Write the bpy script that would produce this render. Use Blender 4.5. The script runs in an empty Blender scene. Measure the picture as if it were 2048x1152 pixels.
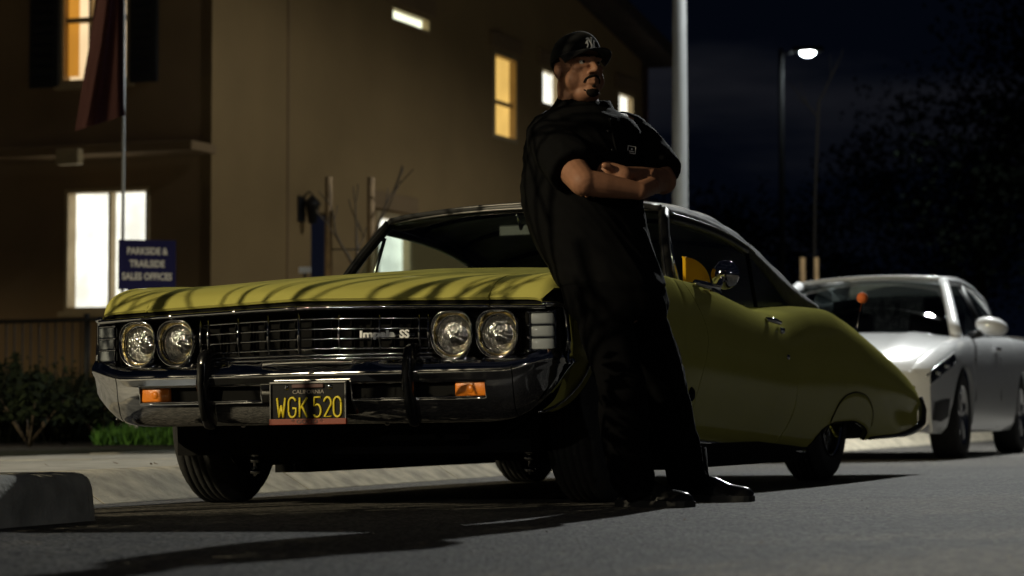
import bpy, bmesh, math, random
import numpy as np
from mathutils import Vector, Matrix, Quaternion
random.seed(7); R = math.radians
scene = bpy.context.scene
COL = scene.collection
# ------------------------------------------------------------------ camera
CAMH = 0.37; PITCH = 0.05; FPX = 4836.0
cam = bpy.data.cameras.new('camera'); cam_o = bpy.data.objects.new('camera', cam); COL.objects.link(cam_o)
cam.sensor_width = 36.0; cam.lens = 36.0 * FPX / 2048.0
cam_o.location = (0, 0, CAMH); cam_o.rotation_euler = (math.pi / 2 + PITCH, 0, 0)
cam.clip_end = 2000.0
cam.dof.use_dof = True; cam.dof.focus_distance = 9.1; cam.dof.aperture_fstop = 3.5
scene.camera = cam_o
# ------------------------------------------------------------------ night sky
world = bpy.data.worlds.new('World'); scene.world = world; world.use_nodes = True
wn = world.node_tree.nodes; wl = world.node_tree.links; wn.clear()
w_out = wn.new('ShaderNodeOutputWorld'); w_bg = wn.new('ShaderNodeBackground')
sky = wn.new('ShaderNodeTexSky'); sky.sky_type = 'NISHITA'; sky.sun_disc = False
sky.sun_elevation = R(-5.0); sky.sun_rotation = R(200); sky.altitude = 50
w_co = wn.new('ShaderNodeTexCoord'); w_map = wn.new('ShaderNodeMapping')
w_map.inputs['Scale'].default_value = (1.6, 1.6, 9.0)
w_no = wn.new('ShaderNodeTexNoise'); w_no.inputs['Scale'].default_value = 2.3; w_no.inputs['Detail'].default_value = 5.0
w_ra = wn.new('ShaderNodeValToRGB')
w_ra.color_ramp.elements[0].position = 0.52; w_ra.color_ramp.elements[0].color = (0.0008, 0.0014, 0.0033, 1)
w_ra.color_ramp.elements[1].position = 0.80; w_ra.color_ramp.elements[1].color = (0.0105, 0.0108, 0.0135, 1)
w_mul = wn.new('ShaderNodeVectorMath'); w_mul.operation = 'SCALE'; w_mul.inputs['Scale'].default_value = 0.002
w_add = wn.new('ShaderNodeVectorMath'); w_add.operation = 'ADD'
wl.new(w_co.outputs['Generated'], w_map.inputs['Vector']); wl.new(w_map.outputs['Vector'], w_no.inputs['Vector'])
w_sep = wn.new('ShaderNodeSeparateXYZ'); wl.new(w_co.outputs['Generated'], w_sep.inputs[0])
w_bd = wn.new('ShaderNodeMath'); w_bd.operation = 'PINGPONG'; w_bd.inputs[1].default_value = .13       # cloud banks in layers
wl.new(w_sep.outputs['Z'], w_bd.inputs[0]); w_b2 = wn.new('ShaderNodeMapRange'); w_b2.inputs['From Min'].default_value = .085; w_b2.inputs['From Max'].default_value = .13; w_b2.inputs['To Max'].default_value = .20
wl.new(w_bd.outputs[0], w_b2.inputs['Value']); w_s = wn.new('ShaderNodeMath'); w_s.operation = 'ADD'; wl.new(w_no.outputs['Fac'], w_s.inputs[0]); wl.new(w_b2.outputs[0], w_s.inputs[1]); wl.new(w_s.outputs[0], w_ra.inputs['Fac'])
wl.new(sky.outputs['Color'], w_mul.inputs[0])
wl.new(w_mul.outputs[0], w_add.inputs[0]); wl.new(w_ra.outputs['Color'], w_add.inputs[1])
wl.new(w_add.outputs[0], w_bg.inputs['Color']); w_bg.inputs['Strength'].default_value = 1.0
wl.new(w_bg.outputs['Background'], w_out.inputs['Surface'])
scene.view_settings.view_transform = 'Standard'; scene.view_settings.look = 'None'
scene.view_settings.exposure = 0.15; scene.view_settings.gamma = 1.0; scene.view_settings.use_curve_mapping = False
# street lamps and one added fill lamp (light output of the lamp heads built further down)
LAMP_KERB = dict(power=3700, color=(0.95, 0.98, 0.95), pos=(4.5, 22.3, 7.4))
LAMP_NEAR = dict(power=20500, color=(1.0, 0.86, 0.56), pos=(-20.7, -6.0, 9.8))
LAMP_ROW = dict(power=5200, color=(1.0, 0.93, 0.80), pos=(-15.2, -22.8, 8.5))
LAMP_FILL = dict(power=2200, color=(0.96, 0.97, 0.93), pos=(13.0, -24.0, 9.0))  # added fill light behind the camera, lifts the dark kerb face
LAMP_FAR = dict(power=500, color=(0.86, 0.97, 1.0))
# ------------------------------------------------------------------ helpers
YAW = -0.409; SLOPE = 0.016
EX = Vector((math.cos(YAW), math.sin(YAW), SLOPE)).normalized(); EY = Vector((-math.sin(YAW), math.cos(YAW), 0))
EZ = EX.cross(EY).normalized(); CAR_O = Vector((-0.775, 8.809, 0))
def CW(X, Y, Z=0.0): return CAR_O + EX * X + EY * Y + EZ * Z
def ray(px, py):
    a = (px - 1024) / FPX; b = (576 - py) / FPX
    return Vector((a, math.cos(PITCH) - b * math.sin(PITCH), math.sin(PITCH) + b * math.cos(PITCH)))
def at_depth(px, py, D):          # point of a pixel's line of sight at distance D along the street view
    r = ray(px, py); return Vector((0, 0, CAMH)) + r * (D / r.y)
def pchip(xs, ys):                # monotone cubic through the given points
    xs = [float(x) for x in xs]; ys = [float(y) for y in ys]; n = len(xs)
    h = [xs[i+1] - xs[i] for i in range(n - 1)]; d = [(ys[i+1] - ys[i]) / h[i] for i in range(n - 1)]
    m = [d[0]] + [0.] * (n - 2) + [d[-1]]
    for i in range(1, n - 1):
        if d[i-1] * d[i] > 0:
            w1 = 2 * h[i] + h[i-1]; w2 = h[i] + 2 * h[i-1]; m[i] = (w1 + w2) / (w1 / d[i-1] + w2 / d[i])
    def fn(x):
        x = min(max(x, xs[0]), xs[-1]); i = 0
        while i < n - 2 and x > xs[i+1]: i += 1
        t = (x - xs[i]) / h[i]; t2 = t * t; t3 = t2 * t
        return (2*t3-3*t2+1)*ys[i] + (t3-2*t2+t)*h[i]*m[i] + (-2*t3+3*t2)*ys[i+1] + (t3-t2)*h[i]*m[i+1]
    return fn
def sstep(a, b, x):
    t = min(max((x - a) / (b - a), 0), 1); return t * t * (3 - 2 * t)
# ---- materials
MATS = {}
def mat(name, color=(.5, .5, .5), rough=.5, metal=0., spec=.5, coat=0., coat_rough=.05, trans=0., ior=1.45, emit=None, estr=0.,
        noise=0., nscale=8., bump=0., bscale=40., alpha=1., sheen=0., dark=None, rnoise=0., bdist=.01):
    if name in MATS: return MATS[name]
    m = bpy.data.materials.new(name); m.use_nodes = True; nt = m.node_tree; b = nt.nodes['Principled BSDF']
    b.inputs['Base Color'].default_value = (*color, 1); b.inputs['Roughness'].default_value = rough
    b.inputs['Metallic'].default_value = metal; b.inputs['Specular IOR Level'].default_value = spec
    b.inputs['Coat Weight'].default_value = coat; b.inputs['Coat Roughness'].default_value = coat_rough
    b.inputs['Transmission Weight'].default_value = trans; b.inputs['IOR'].default_value = ior; b.inputs['Alpha'].default_value = alpha
    if sheen: b.inputs['Sheen Weight'].default_value = sheen
    if emit: b.inputs['Emission Color'].default_value = (*emit, 1); b.inputs['Emission Strength'].default_value = estr
    co = nt.nodes.new('ShaderNodeTexCoord')
    if noise or rnoise:
        n = nt.nodes.new('ShaderNodeTexNoise'); n.inputs['Scale'].default_value = nscale; n.inputs['Detail'].default_value = 6
        nt.links.new(co.outputs['Object'], n.inputs['Vector'])
        if noise:
            r = nt.nodes.new('ShaderNodeValToRGB'); d = dark or tuple(c * (1 - noise) for c in color); l = tuple(min(c * (1 + noise * .7), 1) for c in color)
            r.color_ramp.elements[0].position = .3; r.color_ramp.elements[1].position = .7
            r.color_ramp.elements[0].color = (*d, 1); r.color_ramp.elements[1].color = (*l, 1)
            nt.links.new(n.outputs['Fac'], r.inputs['Fac']); nt.links.new(r.outputs['Color'], b.inputs['Base Color'])
        if rnoise:
            mr = nt.nodes.new('ShaderNodeMapRange'); mr.inputs['From Min'].default_value = .3; mr.inputs['From Max'].default_value = .7
            mr.inputs['To Min'].default_value = max(rough - rnoise, .02); mr.inputs['To Max'].default_value = rough + rnoise
            nt.links.new(n.outputs['Fac'], mr.inputs['Value']); nt.links.new(mr.outputs['Result'], b.inputs['Roughness'])
    if bump:
        n2 = nt.nodes.new('ShaderNodeTexNoise'); n2.inputs['Scale'].default_value = bscale; n2.inputs['Detail'].default_value = 4
        bp = nt.nodes.new('ShaderNodeBump'); bp.inputs['Strength'].default_value = bump; bp.inputs['Distance'].default_value = bdist
        nt.links.new(co.outputs['Object'], n2.inputs['Vector']); nt.links.new(n2.outputs['Fac'], bp.inputs['Height'])
        nt.links.new(bp.outputs['Normal'], b.inputs['Normal'])
    MATS[name] = m; return m
# ---- objects
def link(name, me, material, parent=None, smooth=True):
    o = bpy.data.objects.new(name, me); COL.objects.link(o)
    if material: me.materials.append(material)
    if smooth: me.polygons.foreach_set('use_smooth', [True] * len(me.polygons))
    if parent: o.parent = parent
    return o
def obj(name, verts, faces, material, parent=None, smooth=True):
    me = bpy.data.meshes.new(name); me.from_pydata([tuple(v) for v in verts], [], faces); me.update()
    return link(name, me, material, parent, smooth)
def bobj(name, bm, material, parent=None, smooth=True, recalc=True):
    if recalc: bmesh.ops.recalc_face_normals(bm, faces=bm.faces)
    me = bpy.data.meshes.new(name); bm.to_mesh(me); bm.free()
    return link(name, me, material, parent, smooth)
def sharp(o, ang=35):
    me = o.data; bm = bmesh.new(); bm.from_mesh(me)
    for e in bm.edges:
        if len(e.link_faces) == 2 and e.calc_face_angle(0) > R(ang): e.smooth = False
    bm.to_mesh(me); bm.free(); return o
def tag(o, label, cat, group=None, kind=None):
    if label: o['label'] = label
    if cat: o['category'] = cat
    if group: o['group'] = group
    if kind: o['kind'] = kind
    return o
def struct(o): o['kind'] = 'structure'; return o
def empty(name, loc=(0, 0, 0), mw=None):
    o = bpy.data.objects.new(name, None); COL.objects.link(o); o.empty_display_size = .1
    if mw is not None: o.matrix_world = mw
    else: o.location = loc
    return o
def bm_box(bm, c, s, rot=None, bevel=0., seg=2):
    g = bmesh.ops.create_cube(bm, size=1.0); vs = g['verts']
    for v in vs: v.co = Vector((v.co.x * s[0], v.co.y * s[1], v.co.z * s[2]))
    if bevel:
        es = list({e for v in vs for e in v.link_edges})
        r = bmesh.ops.bevel(bm, geom=es, offset=bevel, segments=seg, profile=.5, affect='EDGES')
        vs = list({v for f in r['faces'] for v in f.verts} | {v for v in vs if v.is_valid})
    for v in vs:
        p = v.co.copy()
        if rot is not None: p = rot @ p
        v.co = p + Vector(c)
    return vs
def box(name, c, s, material, parent=None, rot=None, bevel=0., seg=2, smooth=False):
    bm = bmesh.new(); bm_box(bm, c, s, rot, bevel, seg); return bobj(name, bm, material, parent, smooth)
def bm_tube(bm, pts, rad, n=8, cap=True, squash=None):
    pts = [Vector(p) for p in pts]; rings = []; prev = None
    for i, p in enumerate(pts):
        t = (pts[min(i+1, len(pts)-1)] - pts[max(i-1, 0)]).normalized()
        if prev is None:
            a = Vector((0, 0, 1)) if abs(t.z) < .9 else Vector((1, 0, 0)); u = t.cross(a).normalized()
        else: u = (prev - t * prev.dot(t)).normalized()
        prev = u; w = t.cross(u); r = rad[i] if hasattr(rad, '__len__') else rad
        rings.append([bm.verts.new(p + (u * math.cos(2*math.pi*k/n) + w * math.sin(2*math.pi*k/n)) * r) for k in range(n)])
    for a, b in zip(rings, rings[1:]):
        for k in range(n): bm.faces.new((a[k], a[(k+1) % n], b[(k+1) % n], b[k]))
    if cap: bm.faces.new(rings[0][::-1]); bm.faces.new(rings[-1])
    return rings
def tube(name, pts, rad, material, parent=None, n=8, cap=True):
    bm = bmesh.new(); bm_tube(bm, pts, rad, n, cap); return bobj(name, bm, material, parent)
def bm_lathe(bm, prof, n=32, M=None, full=True):
    rings = []
    for (r, h) in prof:
        if r < 1e-6: rings.append([bm.verts.new(Vector((0, 0, h)))])
        else: rings.append([bm.verts.new(Vector((r*math.cos(2*math.pi*k/n), r*math.sin(2*math.pi*k/n), h))) for k in range(n)])
    for a, b in zip(rings, rings[1:]):
        for k in range(n):
            k2 = (k + 1) % n
            if len(a) == 1 and len(b) == 1: continue
            if len(a) == 1: bm.faces.new((a[0], b[k], b[k2]))
            elif len(b) == 1: bm.faces.new((a[k], a[k2], b[0]))
            else: bm.faces.new((a[k], a[k2], b[k2], b[k]))
    if M is not None:
        for rr in rings:
            for v in rr: v.co = M @ v.co
    return rings
def lathe(name, prof, material, parent=None, n=32, M=None):
    bm = bmesh.new(); bm_lathe(bm, prof, n, M); return bobj(name, bm, material, parent)
def bm_prism(bm, poly, off):       # closed 3-D polygon pushed along a vector
    off = Vector(off); a = [bm.verts.new(Vector(p)) for p in poly]; b = [bm.verts.new(Vector(p) + off) for p in poly]; n = len(a)
    bm.faces.new(a); bm.faces.new(b[::-1])
    for i in range(n): bm.faces.new((a[i], b[i], b[(i+1) % n], a[(i+1) % n]))
    return a + b
def prism(name, poly, off, material, parent=None, bevel=0., smooth=False):
    bm = bmesh.new(); bm_prism(bm, poly, off)
    if bevel: bmesh.ops.bevel(bm, geom=bm.edges[:], offset=bevel, segments=2, profile=.5, affect='EDGES')
    return bobj(name, bm, material, parent, smooth)
def bm_grid(bm, P, closed=False):  # P[i][j] points
    V = [[bm.verts.new(Vector(p)) for p in row] for row in P]
    for i in range(len(V) - 1):
        for j in range(len(V[0]) - 1): bm.faces.new((V[i][j], V[i][j+1], V[i+1][j+1], V[i+1][j]))
        if closed: bm.faces.new((V[i][-1], V[i][0], V[i+1][0], V[i+1][-1]))
    return V
def flange(bm, depth, inward):     # turn the open border of a panel inwards so that seams have depth
    es = [e for e in bm.edges if len(e.link_faces) == 1]
    bm.normal_update()
    r = bmesh.ops.extrude_edge_only(bm, edges=es)
    for v in [g for g in r['geom'] if isinstance(g, bmesh.types.BMVert)]: v.co += inward(v.co) * depth
def text_mesh(name, body, size, material, parent, M, extrude=.001, sx=1., align='CENTER', bold=0.):
    c = bpy.data.curves.new(name, 'FONT'); c.body = body; c.size = size; c.extrude = extrude; c.align_x = align; c.align_y = 'CENTER'
    c.offset = bold; c.resolution_u = 3
    t = bpy.data.objects.new(name, c); COL.objects.link(t); dg = bpy.context.evaluated_depsgraph_get()
    me = bpy.data.meshes.new_from_object(t.evaluated_get(dg)); bpy.data.objects.remove(t); bpy.data.curves.remove(c)
    me.name = name; me.transform(Matrix.Diagonal((sx, 1, 1, 1))); me.transform(M)
    me.materials.clear(); return link(name, me, material, parent, smooth=False)
def basis(o, x, y, z=None):
    x = Vector(x).normalized(); y = Vector(y).normalized(); z = x.cross(y).normalized() if z is None else Vector(z)
    return Matrix(((x.x, y.x, z.x, o[0]), (x.y, y.y, z.y, o[1]), (x.z, y.z, z.z, o[2]), (0, 0, 0, 1)))
def copy_thing(o, parent=None):
    c = o.copy(); COL.objects.link(c)
    if parent: c.parent = parent; c.matrix_parent_inverse = o.matrix_parent_inverse.copy()
    for ch in list(o.children): copy_thing(ch, c)
    return c
def lamp_light(name, pos, d):
    l = bpy.data.lights.new(name, 'POINT'); l.energy = d['power']; l.color = d['color']; l.shadow_soft_size = d.get('size', .12)
    o = bpy.data.objects.new(name, l); COL.objects.link(o); o.location = pos; return o
# ------------------------------------------------------------------ ground, road, kerbs
def asphalt():
    m = bpy.data.materials.new('asphalt'); m.use_nodes = True; nt = m.node_tree; b = nt.nodes['Principled BSDF']
    co = nt.nodes.new('ShaderNodeTexCoord'); L = nt.links.new
    def noise(s, d=5):
        n = nt.nodes.new('ShaderNodeTexNoise'); n.inputs['Scale'].default_value = s; n.inputs['Detail'].default_value = d
        L(co.outputs['Object'], n.inputs['Vector']); return n
    big = noise(.9); fine = noise(90, 3); vor = nt.nodes.new('ShaderNodeTexVoronoi'); vor.inputs['Scale'].default_value = 75
    L(co.outputs['Object'], vor.inputs['Vector'])
    r1 = nt.nodes.new('ShaderNodeValToRGB'); r1.color_ramp.elements[0].position = .3; r1.color_ramp.elements[1].position = .75
    r1.color_ramp.elements[0].color = (.055, .053, .049, 1); r1.color_ramp.elements[1].color = (.092, .089, .083, 1); L(big.outputs['Fac'], r1.inputs['Fac'])
    r2 = nt.nodes.new('ShaderNodeValToRGB'); r2.color_ramp.elements[0].position = .35; r2.color_ramp.elements[1].position = .8
    r2.color_ramp.elements[0].color = (.35, .35, .35, 1); r2.color_ramp.elements[1].color = (2.3, 2.2, 2.1, 1); L(vor.outputs['Color'], r2.inputs['Fac'])
    mx = nt.nodes.new('ShaderNodeMix'); mx.data_type = 'RGBA'; mx.blend_type = 'MULTIPLY'; mx.inputs['Factor'].default_value = 1.
    L(r1.outputs['Color'], mx.inputs['A']); L(r2.outputs['Color'], mx.inputs['B'])
    # cracks
    cr = nt.nodes.new('ShaderNodeTexVoronoi'); cr.feature = 'DISTANCE_TO_EDGE'; cr.inputs['Scale'].default_value = .55
    wv = nt.nodes.new('ShaderNodeVectorMath'); wv.operation = 'ADD'; nz = noise(2.5); L(co.outputs['Object'], wv.inputs[0]); L(nz.outputs['Color'], wv.inputs[1]); L(wv.outputs[0], cr.inputs['Vector'])
    rc = nt.nodes.new('ShaderNodeValToRGB'); rc.color_ramp.elements[0].position = .004; rc.color_ramp.elements[1].position = .009
    rc.color_ramp.elements[0].color = (.35, .35, .35, 1); rc.color_ramp.elements[1].color = (1, 1, 1, 1); L(cr.outputs['Distance'], rc.inputs['Fac'])
    m2 = nt.nodes.new('ShaderNodeMix'); m2.data_type = 'RGBA'; m2.blend_type = 'MULTIPLY'; m2.inputs['Factor'].default_value = .8
    L(mx.outputs['Result'], m2.inputs['A']); L(rc.outputs['Color'], m2.inputs['B']); L(m2.outputs['Result'], b.inputs['Base Color'])
    b.inputs['Roughness'].default_value = .8; b.inputs['Specular IOR Level'].default_value = .35
    bp = nt.nodes.new('ShaderNodeBump'); bp.inputs['Strength'].default_value = .9; bp.inputs['Distance'].default_value = .006
    L(vor.outputs['Distance'], bp.inputs['Height']); bp2 = nt.nodes.new('ShaderNodeBump'); bp2.inputs['Strength'].default_value = .5; bp2.inputs['Distance'].default_value = .004
    L(fine.outputs['Fac'], bp2.inputs['Height']); L(bp.outputs['Normal'], bp2.inputs['Normal']); L(bp2.outputs['Normal'], b.inputs['Normal'])
    return m
M_ASPH = asphalt()
M_CONC = mat('concrete', (.43, .41, .36), .85, noise=.28, nscale=5, bump=.5, bscale=90)
M_KERB = mat('kerb_concrete', (.46, .41, .31), .9, noise=.4, nscale=9, bump=.8, bscale=60)
M_KERB2 = mat('kerb_concrete_grey', (.50, .49, .44), .9, noise=.35, nscale=7, bump=.7, bscale=70)
M_SOIL = mat('soil', (.045, .034, .024), .95, noise=.5, nscale=20, bump=1., bscale=35, bdist=.05)
CAR_MW = Matrix(((EX.x, EY.x, EZ.x, CAR_O.x), (EX.y, EY.y, EZ.y, CAR_O.y), (EX.z, EY.z, EZ.z, CAR_O.z), (0, 0, 0, 1)))
KD = (EX * -.05 + EY).normalized(); KL = (EX + EY * .05).normalized(); KO = CW(-1.27, 0)
def SK(s, d, z=0.): 
    p = KO + KD * s + KL * d; return Vector((p.x, p.y, p.z + z))
rows = [(-70, -.12), (-1.4, -.0224), (4.5, .072), (9.5, .0), (400, -.02)]
V = []; F = []
ys = [-200, -20, 0, 30, 120, 900]
for x, z in rows:
    for y in ys:
        p = CAR_O + Vector((EX.x, EX.y, 0)) * x + EY * y; V.append((p.x, p.y, z))
for i in range(len(rows) - 1):
    for j in range(len(ys) - 1): a = i * len(ys) + j; F.append((a, a + len(ys), a + len(ys) + 1, a + 1))
road = struct(obj('road', V, F, M_ASPH, smooth=False))
ZS = .115
side = struct(obj('sidewalk', [SK(-60, -.30, ZS), SK(90, -.30, ZS), SK(90, -4.0, ZS), SK(-60, -4.0, ZS)], [(0, 1, 2, 3)], M_CONC, smooth=False))
def poly_obj(name, pts, material, parent=None): return obj(name, pts, [tuple(range(len(pts)))], material, parent, smooth=False)
for k in range(26):                          # paving slabs with open joints
    for (d0, d1) in ((-.30, -2.15), (-2.15, -4.0)):
        s0 = -5 + k * 1.55; bm = bmesh.new(); h = .03 + random.uniform(-.003, .003)
        P = [SK(s0 + .006, d0 - .006, ZS - .01), SK(s0 + 1.544, d0 - .006, ZS - .01), SK(s0 + 1.544, d1 + .006, ZS - .01), SK(s0 + .006, d1 + .006, ZS - .01)]
        bm_prism(bm, P, (0, 0, h)); bobj('paving_slab', bm, M_CONC, side, False)
def sweep_kerb(name, path, prof, material, parent):     # path of (s,d, ns, nd) ; prof of (out, z)
    P = [[SK(s + ns * o, d + nd * o, z) for (o, z) in prof] for (s, d, ns, nd) in path]
    bm = bmesh.new(); Vv = bm_grid(bm, P); bm.faces.new(Vv[0]); bm.faces.new(Vv[-1][::-1])
    o = bobj(name, bm, material, parent, True); sharp(o, 30); return o
bay = [(.05, -.05), (.03, .004), (.012, .014), (-.135, .104), (-.165, .120), (-.20, .131), (-.29, .136), (-.295, .05)]
s0 = -.82
for k in range(20):
    L_ = 1.95 if k else 1.5
    sweep_kerb('kerb_stone', [(s0 + .006 + (L_ - .012) * t, 0, 0, 1) for t in (0, .5, 1)], bay, M_KERB, side); s0 += L_
bulb = [(.012, -.06), (.010, .0), (-.002, .110), (-.008, .130), (-.018, .146), (-.034, .157), (-.06, .163), (-.15, .166), (-.165, .158), (-.168, .05)]
s0 = -.92
for k in range(5):
    L_ = 2.6; n = 3
    sweep_kerb('kerb_stone', [(s0 - L_ * t - .006, .90, 0, 1) for t in (0, .33, .66, .996)], bulb, M_KERB2, side); s0 -= L_
arc = [(-.92 + .1 * math.sin(a), .80 + .1 * math.cos(a), math.sin(a), math.cos(a)) for a in [R(90) * i / 8 for i in range(9)]]
sweep_kerb('kerb_stone', arc + [(-.82, .3, 1, 0), (-.82, -.12, 1, 0)], bulb, M_KERB2, side)
struct(poly_obj('planting_bed', [SK(-13, .74, .118), SK(-.96, .74, .118), SK(-.96, -.2, .118), SK(-13, -.2, .118)], M_SOIL))
M_TURF = mat('garden_soil', (.03, .035, .015), .95, noise=.5, nscale=3, bump=1., bscale=20, bdist=.05)
struct(poly_obj('garden_ground', [SK(-60, -4.0, .12), SK(90, -4.0, .12), SK(90, -60, .12), SK(-60, -60, .12)], M_TURF))
# ------------------------------------------------------------------ house
HU = Vector((.368, .930, 0)).normalized(); HN = Vector((HU.y, -HU.x, 0)); HC = Vector((-3.24, 25.96, .12))
house = empty('house', mw=basis(HC, HU, -HN, (0, 0, 1)))   # local x along the street, y into the house
tag(house, 'two-storey tan stucco house with lit windows behind the yellow convertible', 'house')
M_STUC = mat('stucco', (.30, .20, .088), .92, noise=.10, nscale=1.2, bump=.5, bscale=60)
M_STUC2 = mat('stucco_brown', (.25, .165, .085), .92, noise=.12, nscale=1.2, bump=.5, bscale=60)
M_TRIM = mat('window_trim', (.42, .32, .18), .6, noise=.1); M_BLACK = mat('black_paint', (.012, .012, .013), .5)
M_ROOF = mat('roof_tile', (.06, .045, .04), .85, noise=.3, nscale=4)
def lit(name, c, s, scale=1.2, lo=.75):
    m = bpy.data.materials.new(name); m.use_nodes = True; nt = m.node_tree; b = nt.nodes['Principled BSDF']
    b.inputs['Base Color'].default_value = (.02, .02, .02, 1); b.inputs['Roughness'].default_value = .05
    co = nt.nodes.new('ShaderNodeTexCoord'); n = nt.nodes.new('ShaderNodeTexNoise'); n.inputs['Scale'].default_value = scale
    r = nt.nodes.new('ShaderNodeValToRGB'); r.color_ramp.elements[0].position = .35; r.color_ramp.elements[1].position = .6
    r.color_ramp.elements[0].color = (c[0] * lo, c[1] * lo, c[2] * lo, 1); r.color_ramp.elements[1].color = (*c, 1)
    nt.links.new(co.outputs['Object'], n.inputs['Vector']); nt.links.new(n.outputs['Fac'], r.inputs['Fac']); nt.links.new(r.outputs['Color'], b.inputs['Emission Color'])
    b.inputs['Emission Strength'].default_value = s; return m
LIT_WHITE = lit('lit_white', (1., .98, .84), 1.45, 2.2, .62); LIT_YEL = lit('lit_yellow', (1., .62, .16), .85); LIT_GREEN = lit('lit_pale', (.95, 1., .72), 1.7); LIT_ORANGE = lit('lit_orange', (1., .42, .05), .6); LIT_CREAM = lit('lit_cream', (1., .72, .40), 1.1)
def hpt(px, py, plane):             # pixel -> (a, z) on a facade: plane 'street' (local y=0) or 'front' (local x=0)
    r = ray(px, py); o = Vector((0, 0, CAMH)); n = HN if plane == 'street' else HU
    t = (HC - o).dot(n) / r.dot(n); p = o + r * t - HC
    return (p.dot(HU) if plane == 'street' else p.dot(-HN), p.z)
def wall(name, plane, a0, a1, z0, z1, holes, material, top=None):
    xs = sorted({a0, a1} | {h[0] for h in holes} | {h[1] for h in holes}); zs = sorted({z0, z1} | {h[2] for h in holes} | {h[3] for h in holes})
    bm = bmesh.new(); vd = {}
    def P(a, d, z): return Vector((a, d, z)) if plane == 'street' else Vector((d, a, z))
    def vert(a, z):
        k = (a, z)
        if k not in vd: vd[k] = bm.verts.new(P(a, 0, z if not (top and z == z1) else top(a)))
        return vd[k]
    for i in range(len(xs) - 1):
        for j in range(len(zs) - 1):
            ca = (xs[i] + xs[i+1]) / 2; cz = (zs[j] + zs[j+1]) / 2
            if any(h[0] < ca < h[1] and h[2] < cz < h[3] for h in holes): continue
            bm.faces.new((vert(xs[i], zs[j]), vert(xs[i+1], zs[j]), vert(xs[i+1], zs[j+1]), vert(xs[i], zs[j+1])))
    es = [e for e in bm.edges if len(e.link_faces) == 1]; r = bmesh.ops.extrude_edge_only(bm, edges=es)
    for v in [g for g in r['geom'] if isinstance(g, bmesh.types.BMVert)]: v.co += P(0, .14, 0)
    return bobj(name, bm, material, house, False)
def window(plane, h, pane_mat, frame_mat=M_TRIM, rails=(), bars=(), fw=.06, deep=.09, sill=True):
    a0, a1, z0, z1 = h
    def P(a, d, z): return Vector((a, d, z)) if plane == 'street' else Vector((d, a, z))
    def S(a, d, z): return (a, d, z) if plane == 'street' else (d, a, z)
    w = empty_child('window', house)
    def bx(name, ac, zc, aw, zw, d0, d1, m):
        return box(name, P(ac, (d0 + d1) / 2, zc), S(aw, d1 - d0, zw), m, w, bevel=.004, seg=1)
    bx('frame', (a0+a1)/2, z1 - fw/2, a1-a0, fw, -.02, deep, frame_mat); bx('frame', (a0+a1)/2, z0 + fw/2, a1-a0, fw, -.02, deep, frame_mat)
    bx('frame', a0 + fw/2, (z0+z1)/2, fw, z1-z0-2*fw-.002, -.02, deep, frame_mat); bx('frame', a1 - fw/2, (z0+z1)/2, fw, z1-z0-2*fw-.002, -.02, deep, frame_mat)
    for zr in rails: bx('rail', (a0+a1)/2, zr, a1-a0-2*fw-.002, .055, .045, deep + .005, frame_mat)
    for ar in bars: bx('mullion', ar, (z0+z1)/2, .035, z1-z0-2*fw-.002, .047, deep + .004, frame_mat)
    bx('pane', (a0+a1)/2, (z0+z1)/2, a1-a0-.02, z1-z0-.02, deep + .008, deep + .02, pane_mat)
    if sill: bx('sill', (a0+a1)/2, z0 - .03, a1-a0+.12, .06, -.05, .03, frame_mat)
    return w
def empty_child(name, parent):
    o = bpy.data.objects.new(name, None); COL.objects.link(o); o.parent = parent; o.empty_display_size = .1; return o
def rect(px0, px1, py0, py1, plane):
    a0, zt0 = hpt(px0, py0, plane); a1, _ = hpt(px1, py0, plane); c = (px0 + px1) / 2
    _, zt = hpt(c, py0, plane); _, zb = hpt(c, py1, plane); return (min(a0, a1), max(a0, a1), zb, zt)
w_tr = rect(782, 858, 24, 54, 'street'); w_tall = rect(986, 1033, 107, 282, 'street'); w_mid = rect(1082, 1118, 140, 215, 'street'); w_far = rect(1235, 1266, 185, 262, 'street')
w_gnd = rect(752, 822, 428, 560, 'street'); door_r = rect(622, 662, 425, 760, 'street'); door_r = (door_r[0], door_r[1], 0.02, door_r[3])
END = hpt(1287, 300, 'street')[0]
wall('street_wall', 'street', 0, END, 0, 6.1, [w_tr, w_tall, w_mid, w_far, w_gnd, door_r], M_STUC, top=lambda a: 5.95 + .17 * (END - a))
w_left = rect(131, 300, 376, 622, 'front'); w_up = rect(124, 262, -150, 166, 'front')
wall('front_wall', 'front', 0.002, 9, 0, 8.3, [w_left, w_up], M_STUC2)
window('street', w_tr, LIT_GREEN, sill=False, fw=.03); window('street', w_tall, LIT_YEL, sill=False, rails=((w_tall[2] + w_tall[3]) / 2 - .08,))
window('street', w_mid, LIT_WHITE, fw=.04, sill=False); window('street', w_far, LIT_WHITE, fw=.05, sill=False); window('street', w_gnd, LIT_WHITE, fw=.07, sill=False)
ac = (w_left[0] + w_left[1]) / 2
window('front', w_left, LIT_WHITE, fw=.045, deep=.16, bars=(ac + .0,), sill=True)
window('front', w_up, LIT_CREAM, fw=.045, deep=.13, rails=(w_up[2] + .72,), bars=((w_up[0] + w_up[1]) / 2 + .1,), sill=True)
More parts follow.
